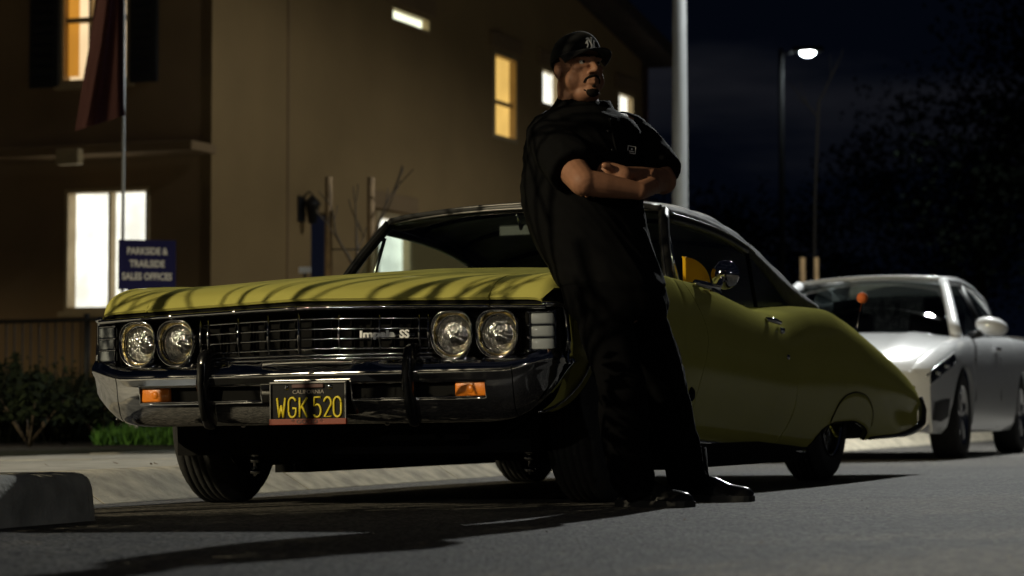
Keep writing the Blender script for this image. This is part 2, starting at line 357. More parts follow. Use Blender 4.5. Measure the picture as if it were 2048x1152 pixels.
for (p0, p1) in ((64, 122), (264, 318)):
    a0, _ = hpt(p0, 80, 'front'); a1, _ = hpt(p1, 80, 'front'); sh = box('shutter', (-.03, (a0+a1)/2, (w_up[2]+w_up[3])/2), (.045, abs(a1-a0), w_up[3]-w_up[2]+.05), M_BLACK, house, bevel=.005)
    for k in range(14):
        z = w_up[2] + .1 + k * (w_up[3] - w_up[2] - .2) / 13; box('slat', (-.056, (a0+a1)/2, z), (.012, abs(a1-a0) - .12, .07), M_BLACK, sh, rot=Matrix.Rotation(.35, 3, 'Y'))
# side panel of the upper window glowing amber (open blind return)
a0, _ = hpt(126, 80, 'front'); a1, _ = hpt(150, 80, 'front'); box('curtain', (.093, (a0+a1)/2, (w_up[2]+w_up[3])/2), (.006, abs(a1-a0), w_up[3]-w_up[2]-.2), LIT_ORANGE, house)
dd = box('door', ((door_r[0]+door_r[1])/2, .08, (door_r[3])/2), (door_r[1]-door_r[0]-.02, .05, door_r[3]-.03), mat('navy_paint', (.012, .016, .04), .4), house, bevel=.004)
tube('handle', [(door_r[0]+.1, .05, 1.0), (door_r[0]+.1, .03, 1.0), (door_r[0]+.2, .03, 1.0)], .012, M_BLACK, dd)
# lintel boards over the street windows
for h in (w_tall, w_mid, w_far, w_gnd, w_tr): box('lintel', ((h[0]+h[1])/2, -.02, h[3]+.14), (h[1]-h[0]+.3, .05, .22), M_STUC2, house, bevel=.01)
# porch roof band with its bracket, joint line, roof rake, downpipe, wall lantern
aL, zL = hpt(20, 318, 'front'); aR, zR = hpt(436, 300, 'front')
box('porch_beam', (-.30, (aL+aR)/2, (zL+zR)/2), (.55, abs(aR-aL), .10), M_STUC2, house, bevel=.01)
a0, z0 = hpt(178, 322, 'front'); a1, _ = hpt(222, 322, 'front'); box('beam_end', (-.62, (a0+a1)/2, z0 - .02), (.12, abs(a1-a0), .17), M_TRIM, house, bevel=.01)
a0, z0 = hpt(28, 335, 'front'); box('beam_end', (-.62, a0, z0), (.12, .18, .17), M_STUC2, house, bevel=.01)
aj, _ = hpt(575, 300, 'street'); box('wall_joint', (aj, -.006, 3.2), (.035, .02, 6.2), M_STUC2, house)
bm = bmesh.new(); zr = lambda a: 5.95 + .17 * (END - a) + .06
P = [(-.4, -.5), (END + .5, -.5), (END + .5, 9), (-.4, 9)]
bm_prism(bm, [Vector((x, y, zr(x) if True else 0)) for x, y in P], (0, 0, .22)); bobj('roof', bm, M_ROOF, house, False)
tube('downpipe', [(END - .12, -.08, 5.85), (END - .12, -.08, .05)], .045, mat('pipe_red', (.10, .05, .045), .5), house)
al, zl = hpt(600, 418, 'street'); lan = empty_child('wall_lantern', house)
box('back_plate', (al, -.02, zl), (.16, .03, .30), M_BLACK, lan, bevel=.01); lathe('lantern_body', [(0, -.16), (.05, -.15), (.085, .05), (.11, .07), (.09, .10), (.02, .17), (0, .18)], mat('lantern_iron', (.03, .028, .026), .5, metal=.6), lan, 8, Matrix.Translation((al, -.16, zl - .02)))
tube('bracket', [(al, -.03, zl + .12), (al, -.12, zl + .2), (al, -.16, zl + .16)], .012, M_BLACK, lan)
# rest of the house body so that it has depth
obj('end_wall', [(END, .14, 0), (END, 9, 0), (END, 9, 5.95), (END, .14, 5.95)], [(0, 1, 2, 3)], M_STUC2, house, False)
# ------------------------------------------------------------------ street lamps
M_POLE = mat('galvanised_pole', (.55, .57, .58), .45, metal=.35, noise=.08, nscale=3); M_DARKPOLE = mat('dark_pole', (.012, .012, .012), .6)
def glow(name, c, s): return mat(name, (.8, .8, .8), .3, emit=c, estr=s)
def street_lamp(base, top, head_dir, arm, label, d, r0=.085, r1=.055, pole_mat=M_POLE, size=.14, cone=150, blend=.35, lens=25., aim=(0, 0, -1), wing=0., shield=None):
    b = Vector(base); t = empty('street_lamp', b); tag(t, label, 'street lamp', 'street lamps')
    H = top - b.z; hd = Vector(head_dir).normalized()
    lathe('base_plate', [(0, 0), (.2, 0), (.2, .03), (.14, .05), (.12, .2), (r0, .22), (0, .22)], pole_mat, t, 20)
    tube('pole', [(0, 0, .03), (0, 0, H*.5), (0, 0, H)], [r0, (r0+r1)/2, r1], pole_mat, t, 20)
    tube('arm', [Vector((0, 0, H - .12)), Vector((0, 0, H - .1)) + hd * (arm * .5), Vector((0, 0, H - .04)) + hd * arm], .028, pole_mat, t, 10)
    hc = Vector((0, 0, H - .02)) + hd * (arm + .28); rz = Matrix.Rotation(math.atan2(hd.y, hd.x), 3, 'Z')
    box('lamp_head', hc, (.62, .28, .10), pole_mat, t, rot=rz, bevel=.035, seg=3, smooth=True)
    bm = bmesh.new(); bmesh.ops.create_uvsphere(bm, u_segments=20, v_segments=10, radius=.5)
    for v in bm.verts: v.co = rz @ Vector((v.co.x * .30, v.co.y * .24, v.co.z * .17)) + hc + Vector((0, 0, -.055))
    bobj('lens', bm, glow('lamp_lens_%.2f' % d['color'][2], d['color'], lens), t)
    l = bpy.data.lights.new('lamp_light', 'SPOT'); l.energy = d['power']; l.color = d['color']; l.shadow_soft_size = size; l.spot_size = R(cone); l.spot_blend = blend
    lo = bpy.data.objects.new('lamp_light', l); COL.objects.link(lo); lo.parent = t
    if wing:                     # street-light optics: more light sideways than straight down, less on the house side
        l.use_nodes = True; nt = l.node_tree; em = nt.nodes['Emission']; tc = nt.nodes.new('ShaderNodeTexCoord'); sx = nt.nodes.new('ShaderNodeSeparateXYZ'); nt.links.new(tc.outputs['Normal'], sx.inputs[0])
        ab = nt.nodes.new('ShaderNodeMath'); ab.operation = 'ABSOLUTE'; nt.links.new(sx.outputs['Z'], ab.inputs[0]); mx = nt.nodes.new('ShaderNodeMath'); mx.operation = 'MAXIMUM'; mx.inputs[1].default_value = .3; nt.links.new(ab.outputs[0], mx.inputs[0])
        pw = nt.nodes.new('ShaderNodeMath'); pw.operation = 'POWER'; pw.inputs[1].default_value = -wing; nt.links.new(mx.outputs[0], pw.inputs[0])
        mr = nt.nodes.new('ShaderNodeMapRange'); mr.inputs['From Min'].default_value = -.85; mr.inputs['From Max'].default_value = -.15; mr.inputs['To Min'].default_value = shield; mr.inputs['To Max'].default_value = 1.
        dt = nt.nodes.new('ShaderNodeVectorMath'); dt.operation = 'DOT_PRODUCT'; dt.inputs[1].default_value = (HN.x, HN.y, 0); nt.links.new(tc.outputs['Normal'], dt.inputs[0]); nt.links.new(dt.outputs['Value'], mr.inputs['Value'])
        ml = nt.nodes.new('ShaderNodeMath'); ml.operation = 'MULTIPLY'; nt.links.new(pw.outputs[0], ml.inputs[0]); nt.links.new(mr.outputs[0], ml.inputs[1]); nt.links.new(ml.outputs[0], em.inputs['Strength'])
    lo.location = hc + Vector((0, 0, -.16)); 
    if not wing: lo.rotation_euler = Vector(aim).to_track_quat('-Z', 'Y').to_euler()
    return t
kp = LAMP_KERB['pos']; pb = at_depth(1362, 818, 23.3)
street_lamp((pb.x, pb.y, .12), kp[2] + .25, Vector((kp[0] - pb.x, kp[1] - pb.y, 0)), (Vector((kp[0], kp[1])) - Vector((pb.x, pb.y))).length - .28, 'tall pale lamp post right behind the leaning man', LAMP_KERB, size=.10, cone=160, blend=.30, wing=.5, shield=.13)
nb = Vector((-22.4, -5.2)); kn = LAMP_NEAR['pos']
street_lamp((nb.x, nb.y, .12), kn[2] + .25, Vector((kn[0] - nb.x, kn[1] - nb.y, 0)), (Vector((kn[0], kn[1])) - nb).length - .28, 'warm street lamp on the near pavement to the left of the camera', LAMP_NEAR, size=.03, cone=156, blend=.12)
ka = LAMP_FILL['pos']  # added fill lamp, built like the street lamps
street_lamp((15.0, -23.0, .0), ka[2] + .25, (-2, -1, 0), 1.9, 'added fill lamp across the road behind the camera', LAMP_FILL, size=.12, cone=165, blend=.2)
kr = LAMP_ROW['pos']
street_lamp((-17.0, -22.0, .1), kr[2] + .25, (1.8, -.8, 0), 1.7, 'street lamp further down the kerb behind the camera', LAMP_ROW, size=.10, cone=165, blend=.2)
fp = at_depth(1566, 818, 48.0)
street_lamp((fp.x, fp.y, .0), CAMH + (818 - 104) * 48 / FPX + .1, (1, -.05, 0), .25, 'distant dark lamp post with its lamp lit against the night sky', LAMP_FAR, r0=.08, r1=.05, pole_mat=M_DARKPOLE, size=.14, cone=80, lens=40., aim=(.9, -.3, -1))
# ------------------------------------------------------------------ yellow convertible (car frame: X to its left side, Y rearwards, Z up)
car = empty('convertible_car', mw=CAR_MW)
tag(car, 'vintage yellow convertible with black soft top and chrome grille, plate WGK 520', 'car')
M_YEL = mat('yellow_paint', (.47, .44, .115), .38, spec=.0, coat=.30, coat_rough=.03, noise=.05, nscale=2, rnoise=.05)
M_CHR = mat('chrome', (.64, .64, .65), .06, metal=1., rnoise=.03, nscale=6); M_CHR2 = mat('dull_chrome', (.55, .55, .56), .22, metal=1.)
M_DARK = mat('car_black', (.003, .003, .003), .8, spec=.15); M_RUB = mat('tyre_rubber', (.022, .022, .022), .75, noise=.3, nscale=30, bump=.3, bscale=80)
M_FAB = mat('soft_top_fabric', (.022, .022, .023), .8, noise=.2, nscale=4, bump=.35, bscale=12, sheen=.12, bdist=.02)
M_VINYL = mat('black_vinyl', (.012, .012, .012), .42)
def glass_mat(name, tint, mixf=.06, rough=.0):
    m = bpy.data.materials.new(name); m.use_nodes = True; nt = m.node_tree; nt.nodes.remove(nt.nodes['Principled BSDF']); out = nt.nodes['Material Output']
    t = nt.nodes.new('ShaderNodeBsdfTransparent'); t.inputs['Color'].default_value = (*tint, 1); g = nt.nodes.new('ShaderNodeBsdfGlossy'); g.inputs['Roughness'].default_value = rough
    fr = nt.nodes.new('ShaderNodeFresnel'); ge = nt.nodes.new('ShaderNodeNewGeometry'); ir = nt.nodes.new('ShaderNodeMapRange'); ir.inputs['To Min'].default_value = 1.5; ir.inputs['To Max'].default_value = 1 / 1.5
    nt.links.new(ge.outputs['Backfacing'], ir.inputs['Value']); nt.links.new(ir.outputs['Result'], fr.inputs['IOR']); mx = nt.nodes.new('ShaderNodeMixShader')
    nt.links.new(fr.outputs['Fac'], mx.inputs['Fac']); nt.links.new(t.outputs[0], mx.inputs[1]); nt.links.new(g.outputs[0], mx.inputs[2]); nt.links.new(mx.outputs[0], out.inputs['Surface']); return m
M_GLASS = glass_mat('car_glass', (.80, .88, .85)); M_TINT = glass_mat('dark_glass', (.10, .11, .11))
ST = [ # Y     W     zs    zb    zin   zmid  zc
(0.00, .962, .345, .752, .757, .766, .772), (0.045, .972, .345, .800, .799, .803, .806), (0.11, .980, .345, .830, .826, .828, .830),
(0.20, .988, .340, .850, .845, .846, .849), (0.45, 1.00, .310, .868, .862, .872, .882), (0.93, 1.005, .270, .888, .880, .914, .924),
(1.30, 1.00, .222, .892, .888, .940, .952), (1.60, .995, .222, .885, .893, .952, .967), (2.00, .985, .208, .865, .884, .952, .967),
(2.30, .980, .195, .832, .862, .95, .96), (2.60, .978, .182, .799, .842, .94, .95), (2.95, .979, .166, .772, .830, .92, .93),
(3.15, .982, .158, .797, .838, .90, .91), (3.40, .988, .150, .828, .850, .89, .90), (3.70, .995, .150, .838, .862, .885, .89),
(4.10, .998, .185, .785, .850, .866, .87), (4.50, .992, .195, .714, .800, .83, .835), (5.00, .978, .206, .618, .70, .74, .745),
(5.30, .962, .226, .545, .62, .66, .665), (5.46, .950, .245, .492, .56, .60, .605)]
_f = [pchip([s[0] for s in ST], [s[k] for s in ST]) for k in range(1, 7)]
YLIP = pchip([0, .15, .45, .70, .90, 1.0], [0, .035, .10, .118, .128, .135])
KV = [0, .12, .28, .44, .60, .72, .80, .90, 1.]
_sec = {}
def section(Y):
    k = round(Y, 5)
    if k in _sec: return _sec[k]
    W, zs, zb, zin, zmid, zc = [f(Y) for f in _f]; h = zb - zs
    q = 1 - .75 * sstep(4.2, 5.0, Y)
    xs = [W - .11 * q, W - .055 * q, W - .012, W, W - .018, W - .075, W - .22, .40, 0.]
    zz = [zs, zs + .10 * h, zs + .34 * h, zs + .60 * h, zs + .86 * h, zb, zin, zmid, zc]
    _sec[k] = (pchip(KV, xs), pchip(KV, zz)); return _sec[k]
def body(Y, v):                      # -> (X, Y, Z) on the left half
    fx, fz = section(Y); x = fx(v); z = fz(v)
    return Vector((x, Y + YLIP(abs(x)) * (1 - sstep(0, .7, Y)), z))
def v_at_x(Y, X):
    a, b = .60, 1.
    for _ in range(30):
        m = (a + b) / 2
        if body(Y, m).x > X: a = m
        else: b = m
    return (a + b) / 2
def v_at_z(Y, Z):
    a, b = 0., .72
    for _ in range(26):
        m = (a + b) / 2
        if body(Y, m).z < Z: a = m
        else: b = m
    return (a + b) / 2
archF = pchip([.10, .18, .33, .45, .60, .92, 1.20, 1.36, 1.43, 1.46], [.345, .345, .44, .585, .665, .70, .66, .55, .38, .20])
archR = pchip([3.40, 3.45, 3.50, 3.70, 4.0, 4.25, 4.38, 4.44], [.14, .20, .245, .288, .292, .268, .235, .19])
def mir(P): return [[Vector((-p.x, p.y, p.z)) for p in row] for row in P]
def panel(name, P, both=True, material=M_YEL, depth=.022, parent=car):
    out = []
    for sgn in ((1, -1) if both else (1,)):
        bm = bmesh.new(); Q = P if sgn > 0 else mir(P); bm_grid(bm, Q)
        c = Vector((0, 0, .5))
        flange(bm, depth, lambda p: Vector((0, .35, -.35)) if (p.y < .14 and p.z > .73) else Vector((-p.x * 1.0, 0, (.45 - p.z) * .9)).normalized())
        o = bobj(name, bm, material, parent); sharp(o, 50); out.append(o)
    return out
G = .0035
def lin(a, b, n): return [a + (b - a) * i / (n - 1) for i in range(n)]
# door seam curves Y(v)
zsF = pchip([.2, .39, .66, .88, 1.0], [1.56, 1.60, 1.73, 1.56, 1.54]); zsR = pchip([.15, .2, .44, .70, .85], [2.86, 2.9, 3.04, 2.98, 2.93])
seamF = lambda v, s=0: zsF(body(1.62, min(v, .8)).z) + s; seamR = lambda v, s=0: zsR(body(2.95, min(v, .8)).z) + s
# front fender: side portion
def fender():
    P = []; ys = sorted(set(lin(.0, 1.75, 60)))
    vs = [i / 26 for i in range(27)]
    for t in lin(0, 1, 64):
        row = []
        for u in vs:
            vt = u * v_at_x(.6, .72 + G)                       # rough v, refined below
            y0 = .145 * (1 - sstep(.62, .70, vt)) + .0; y1 = seamF(vt, -G)
            Y = y0 + (y1 - y0) * t
            vtop = v_at_x(Y, .715 + G); 
            zlow = archF(Y) if Y < 1.46 else 0
            vlow = v_at_z(Y, max(zlow, body(Y, 0).z + .0005)); v = vlow + (vtop - vlow) * u
            row.append(body(Y, v))
        P.append(row)
    return P
panel('front_fender', fender())
hood = []
for t in lin(0, 1, 34):
    Y = 1.60 * t ** 1.35; v0 = v_at_x(Y, .715 - G); row = []
    for u in lin(0, 1, 20): row.append(body(Y, v0 + (1 - v0) * u))
    hood.append([Vector(p) for p in row] + [Vector((-p.x, p.y, p.z)) for p in row[-2::-1]])
bm = bmesh.new(); bm_grid(bm, hood); flange(bm, .012, lambda p: Vector((0, .7, -.7)).normalized()); ho = bobj('hood', bm, M_YEL, car); sharp(ho, 60)
cowl = []
for Y in lin(1.605, 1.80, 5):
    v0 = v_at_x(1.6, .715 - G); row = [body(min(Y, 1.6), v0 + (1 - v0) * u) for u in lin(0, 1, 14)]
    row = [Vector((p.x, Y, p.z - .035 * (Y - 1.605) / .2)) for p in row]; cowl.append(row + [Vector((-p.x, p.y, p.z)) for p in row[-2::-1]])
bm = bmesh.new(); bm_grid(bm, cowl); bobj('cowl', bm, M_YEL, car)
door = []
for t in lin(0, 1, 34):
    row = []
    for u in lin(0, 1, 24):
        v = .8 * u; Y = seamF(v, G) + (seamR(v, -G) - seamF(v, G)) * t; row.append(body(Y, v))
    door.append(row)
doors = panel('door', door)
quarter = []
for t in lin(0, 1, 70):
    row = []
    for u in lin(0, 1, 28):
        vv = u; y0 = seamR(min(u * .86, .8), G); Y = y0 + (5.46 - y0) * t
        vlow = v_at_z(Y, max(archR(Y) if 3.4 < Y < 4.44 else 0, body(Y, 0).z + .0005)); vt = .80 + (.86 - .80) * sstep(3.75, 4.1, Y)
        row.append(body(Y, vlow + (vt - vlow) * u))
    quarter.append(row)
panel('quarter_panel', quarter)
deck = []
for Y in lin(4.0, 5.46, 24):
    row = [body(Y, .86 + .14 * u) for u in lin(.01, 1, 10)]; deck.append(row + [Vector((-p.x, p.y, p.z)) for p in row[-2::-1]])
bm = bmesh.new(); bm_grid(bm, deck); bobj('trunk_lid', bm, M_YEL, car)
obj('tail_panel', [(-.93, 5.45, .24), (.93, 5.45, .24), (.93, 5.455, .48), (.70, 5.455, .60), (-.70, 5.455, .60), (-.93, 5.455, .48)], [(0, 1, 2, 3, 4, 5)], M_YEL, car, False)
# fender skirts
skc = pchip([3.585, 3.62, 3.72, 3.85, 4.0, 4.15, 4.28, 4.37, 4.405], [.23, .30, .385, .425, .438, .428, .39, .33, .27])
for sgn in (1, -1):
    P = []
    for Y in lin(3.59, 4.40, 30):
        lo_, hi_ = archR(Y) + .004, max(skc(Y), archR(Y) + .006); row = []
        for u in lin(0, 1, 7):
            p = body(Y, v_at_z(Y, lo_ + (hi_ - lo_) * u)); row.append(Vector((sgn * (p.x + .004), p.y, p.z)))
        P.append(row)
    bm = bmesh.new(); bm_grid(bm, P); flange(bm, .006, lambda p: Vector((-sgn, 0, 0))); bobj('fender_skirt', bm, M_YEL, car)
    pts = [Vector((sgn * (body(Y, v_at_z(Y, skc(Y))).x + .0025), Y, skc(Y))) for Y in lin(3.585, 4.405, 34)]
    tube('skirt_gasket', pts, .0035, M_DARK, car, 6)
    # sill trim and dark rocker, wheel-arch lip, side marker, door handle
    pts = [Vector((sgn * (body(Y, .0).x + .012), Y, body(Y, 0).z + .004)) for Y in lin(1.47, 3.40, 20)]; tube('sill_trim', pts, .014, M_CHR2, car, 8)
    pts = [Vector((sgn * (body(Y, v_at_z(Y, archF(Y))).x + .002), Y, archF(Y))) for Y in lin(.17, 1.45, 40)]; tube('arch_trim', pts, .0055, M_CHR2, car, 6)
    pts = [Vector((sgn * (body(Y, v_at_z(Y, archR(Y))).x), Y, archR(Y))) for Y in lin(3.43, 4.43, 24)]; tube('arch_trim', pts, .005, M_DARK, car, 6)
    # belt trim along the door top
    pts = [body(Y, .80) + Vector((.004, 0, .006)) for Y in lin(1.62, 2.92, 16)]; tube('belt_trim', [Vector((sgn * p.x, p.y, p.z)) for p in pts], .006, M_CHR2, car, 6)
    # rocker black box
    box('rocker', (sgn * .82, 2.45, .16), (.16, 2.0, .10), M_DARK, car)
    # handle
    hp = [body(Y, .675) for Y in (2.70, 2.74, 2.82, 2.88)]; off = (.006, .030, .032, .012)
    hd = tube('door_handle', [Vector((sgn * (p.x + o), p.y, p.z)) for p, o in zip(hp, off)], [.012, .013, .011, .007], M_CHR, car, 10)
    p = body(2.84, .60); lathe('push_button', [(0, .022), (.012, .02), (.016, .004), (.016, 0)], M_CHR, hd, 16, basis((sgn * p.x, p.y, p.z + .02), (0, 1, 0), (0, 0, 1) if sgn > 0 else (0, 0, -1), (sgn, 0, 0)))
    p = body(2.90, .50); lathe('door_lock', [(0, .010), (.010, .008), (.012, .0)], M_CHR, car, 12, basis((sgn * p.x, p.y, p.z), (0, 1, 0), (0, 0, 1), (sgn, 0, 0)))
    p = body(1.53, v_at_z(1.53, .415)); lathe('fender_badge', [(0, .014), (.022, .012), (.030, .004), (.030, 0)], M_DARK, car, 16, basis((sgn * p.x, p.y, p.z), (0, 1, 0), (0, 0, 1), (sgn, 0, 0)))
    # rear bumper end
    pts = [Vector((sgn * (body(Y, .0).x + .01), Y, body(Y, 0).z + .01)) for Y in lin(4.5, 5.44, 12)] + [Vector((sgn * .955, 5.49, .28)), Vector((sgn * .955, 5.51, .35)), Vector((sgn * .94, 5.51, .42))]
    tube('bumper_end', pts, [.010] * 6 + [.014, .016, .018, .02, .022, .024, .024, .024, .018], mat('end_rubber', (.02, .02, .02), .4), car, 10)
tube('rear_bumper', [(-.88, 5.44, .40), (-.6, 5.50, .39), (0, 5.52, .39), (.6, 5.50, .39), (.88, 5.44, .40)], .06, M_CHR, car, 14)
# ---- chassis
box('chassis', (0, 2.7, .30), (1.5, 4.6, .20), M_DARK, car); box('engine_bay', (0, .95, .50), (1.1, 1.3, .5), M_DARK, car)
box('crossmember', (0, .93, .205), (1.25, .22, .06), M_DARK, car, bevel=.02); box('oil_pan', (-.02, 1.25, .19), (.30, .5, .08), M_DARK, car, bevel=.03)
for s in (-1, 1):
    tube('control_arm', [(s * .38, .9, .20), (s * .70, .86, .17)], [.035, .025], M_DARK, car, 8)
    ln = tube('sway_bar_link', [(s * .60, .74, .26), (s * .60, .74, .11)], .007, M_CHR2, car, 8)
    for z in (.20, .175, .13): lathe('bushing', [(0, .012), (.02, .010), (.022, 0), (.02, -.010), (0, -.012)], M_CHR2, ln, 12, Matrix.Translation((s * .60, .74, z)))
tube('sway_bar', [(-.62, .74, .21), (-.5, .55, .23), (.5, .55, .23), (.62, .74, .21)], .014, M_DARK, car, 8)
tube('exhaust_pipe', [(.35, 1.6, .19), (.35, 3.6, .17), (.42, 4.6, .20), (.42, 5.4, .22)], .035, M_DARK, car, 10)
box('fuel_tank', (0, 4.75, .26), (.9, .8, .16), M_DARK, car, bevel=.03); box('inner_fender', (-.55, .7, .48), (.06, .9, .4), M_DARK, car); box('inner_fender', (.55, .7, .48), (.06, .9, .4), M_DARK, car)
box('rear_axle', (0, 3.96, .28), (1.3, .12, .12), M_DARK, car, bevel=.03)
# ---- wheels
def wheel(cx, cy, steer, front=True):
    w = empty_child('wheel', car); s = 1 if cx > 0 else -1; Rr = .325; hw = .098
    w.matrix_local = Matrix.Translation((cx, cy, Rr)) @ Matrix.Rotation(steer, 4, 'Z') @ Matrix(((0, 0, s, 0), (0, 1, 0, 0), (1, 0, 0, 0), (0, 0, 0, 1)))  # local z = outward
    prof = [(.19, -.085), (.215, -hw), (.27, -hw - .004), (.30, -hw + .008), (.316, -.07)]
    for k in range(5):
        c = -.056 + .028 * k; prof += [(Rr, c - .010), (Rr, c + .010), (Rr - .007, c + .0115), (Rr - .007, c + .0165)] if k < 4 else [(Rr, c - .010), (Rr, c + .010)]
    prof += [(.316, .07), (.30, hw - .008), (.27, hw + .004), (.215, hw), (.19, .085)]
    lathe('tyre', prof, M_RUB, w, 48); lathe('tyre_bead', [(.198, hw + .001), (.204, hw + .006), (.21, hw + .001)], M_DARK, w, 48)
    lathe('rim', [(.10, -.08), (.17, -.082), (.192, -.085), (.196, -.09), (.19, -.07), (.165, -.04), (.160, .03), (.185, .07), (.19, .085), (.197, .098), (.200, .094), (.195, .08)], M_CHR, w, 48)
    lathe('wheel_barrel', [(.02, -.06), (.16, -.06)], M_DARK, w, 24)
    bm = bmesh.new()
    for k in range(36):
        a = 2 * math.pi * k / 36; b = a + (.35 if k % 2 else -.35)
        bm_tube(bm, [(.042 * math.cos(a), .042 * math.sin(a), .07 if k % 4 < 2 else .03), (.172 * math.cos(b), .172 * math.sin(b), .045 + .015 * (k % 2))], .0028, 5)
    sp = bobj('spokes', bm, M_CHR, w); sp['kind'] = 'stuff'
    lathe('hub', [(0, .115), (.022, .112), (.026, .095), (.045, .085), (.048, .0), (.04, -.02)], M_CHR, w, 20)
    kn = bmesh.new()
    for k in range(3): bm_box(kn, (.03 * math.cos(2.09 * k), .03 * math.sin(2.09 * k), .105), (.05, .018, .014), Matrix.Rotation(2.09 * k, 3, 'Z'), bevel=.004)
    bobj('knock_off', kn, M_CHR, w); lathe('brake_drum', [(0, -.05), (.13, -.05), (.13, -.09), (0, -.09)], M_DARK, w, 24)
    return w
wheel(-.825, .91, R(3)); wheel(.80, .90, R(3)); wheel(-.78, 3.94, 0); wheel(.78, 3.94, 0)
# ---- nose: dark recess, grille, lamps
nose_pts = lin(-.93, .93, 25)
def NY(x): return YLIP(abs(x))
bm = bmesh.new(); bm_grid(bm, [[Vector((x, NY(x) + (.10 if abs(x) < .50 else .055), z)) for x in nose_pts] for z in (.50, .60, .70, .755)]); bobj('grille_backing', bm, M_DARK, car)
for (zt, yt, zb_, yb_) in ((.775, .10, .752, .012),):
    pass
lipP = [[Vector((x, NY(x) + dy, .757 + dz - .0185 * min(1, (abs(x) / .9) ** 2))) for x in lin(-.925, .925, 41)] for dy, dz in ((.09, .005), (.016, .0), (.012, -.028), (.10, -.034))]
bm = bmesh.new(); bm_grid(bm, lipP); bobj('hood_lip_shadow_gap', bm, M_DARK, car).name = 'lip_shadow_strip'  # black strip drawn in for the shade under the hood lip
def trimz(x): return .737 - .018 * min(1, (abs(x) / .9) ** 2)
def hbar(name, xs, zf, r, material, dy, n=8, flat=1.):
    return tube(name, [Vector((x, NY(x) + dy, zf(x))) for x in xs], r, material, car, n)
# chrome lip mouldings in three pieces with joints
for a, b in ((-.93, -.722), (-.716, -.003), (.003, .716), (.722, .93)): hbar('lip_moulding', lin(a, b, 14), trimz, .0085, M_CHR, -.002, 10)
for x in (-.60, -.30, .12, .35): 
    lathe('moulding_clip', [(.0095, -.006), (.0105, 0), (.0095, .006)], M_CHR2, car, 12, basis((x, NY(x) - .002, trimz(x)), (0, 1, 0), (0, 0, 1), (1, 0, 0)))
ZB = (.697, .660, .624, .588)
for z in ZB: hbar('grille_bar', lin(-.485, .485, 19), lambda x: z - .006 * (abs(x) / .5) ** 2, .0042, M_CHR, .022)
XV = [-.475, -.44, -.294, -.147, 0, .147, .294, .44, .475]
for x in XV: tube('grille_rib', [(x, NY(x) + .020, .722 - .02 * abs(x)), (x, NY(x) + .012, .64), (x, NY(x) + .022, .572)], .0050 if x else .0065, M_CHR, car, 6)
for z in (.565, .552): hbar('grille_sill', lin(-.49, .49, 19), lambda x: z, .005, M_CHR, .015)
for k in range(24):                     # hidden radiator slats catch a little light behind the grille
    if k % 2 == 0: box('radiator_fin', (-.42 + k * .0365, NY(-.42 + k * .0365) + .085, .645), (.004, .02, .13), M_DARK, car)
# badge
bx_, by_ = .365, NY(.365) - .004
tdir = Vector((1, (NY(.45) - NY(.28)) / .17, 0)).normalized()
box('badge_bar', (.33, NY(.33) + .006, .632), (.20, .006, .012), M_CHR, car, rot=Matrix.Rotation(math.atan2(tdir.y, tdir.x), 3, 'Z'), bevel=.002)
M_BADGE = mat('badge_highlight_white', (.80, .80, .80), .35, spec=.6)  # plain white stands in for the highlight on chrome lettering
text_mesh('badge', 'Impala', .034, M_BADGE, car, basis((.292, NY(.292) - .001, .636), tdir, (0, 0, 1)), .004, 1.5, bold=.0012)
text_mesh('badge', 'SS', .040, M_BADGE, car, basis((.392, NY(.392) - .001, .634), tdir, (0, 0, 1)), .004, 1.0, bold=.0014)
# headlamps
def lens_mat():                         # fluted clear glass
    m = glass_mat('lamp_lens_glass', (.93, .93, .92), rough=.13); nt = m.node_tree
    ad = nt.nodes.new('ShaderNodeMath'); ad.operation = 'ADD'; ad.inputs[1].default_value = .22; mxs = [x for x in nt.nodes if x.type == 'MIX_SHADER'][0]; frs = [x for x in nt.nodes if x.type == 'FRESNEL'][0]; nt.links.new(frs.outputs[0], ad.inputs[0]); nt.links.new(ad.outputs[0], mxs.inputs['Fac'])
    co = nt.nodes.new('ShaderNodeTexCoord'); mp = nt.nodes.new('ShaderNodeMapping'); mp.inputs['Scale'].default_value = (90, 30, 45)
    n = nt.nodes.new('ShaderNodeTexNoise'); n.inputs['Scale'].default_value = 1.; bp = nt.nodes.new('ShaderNodeBump'); bp.inputs['Strength'].default_value = 1.; bp.inputs['Distance'].default_value = .01
    nt.links.new(co.outputs['Object'], mp.inputs['Vector']); nt.links.new(mp.outputs['Vector'], n.inputs['Vector']); nt.links.new(n.outputs['Fac'], bp.inputs['Height'])
    for x in nt.nodes:
        if x.type == 'BSDF_GLOSSY': nt.links.new(bp.outputs['Normal'], x.inputs['Normal'])
    return m
def bezel_r(a):                         # egg shape: squarish shoulders, round chin
    c, s_ = math.cos(a), math.sin(a); n = 2.9 if s_ > 0 else 2.15
    return 1.0 / (abs(c / .081) ** n + abs(s_ / .087) ** n) ** (1 / n)
M_LENS = lens_mat()
M_REFL = mat('lamp_reflector', (.80, .79, .76), .16, metal=1., bump=.9, bscale=70, bdist=.02)
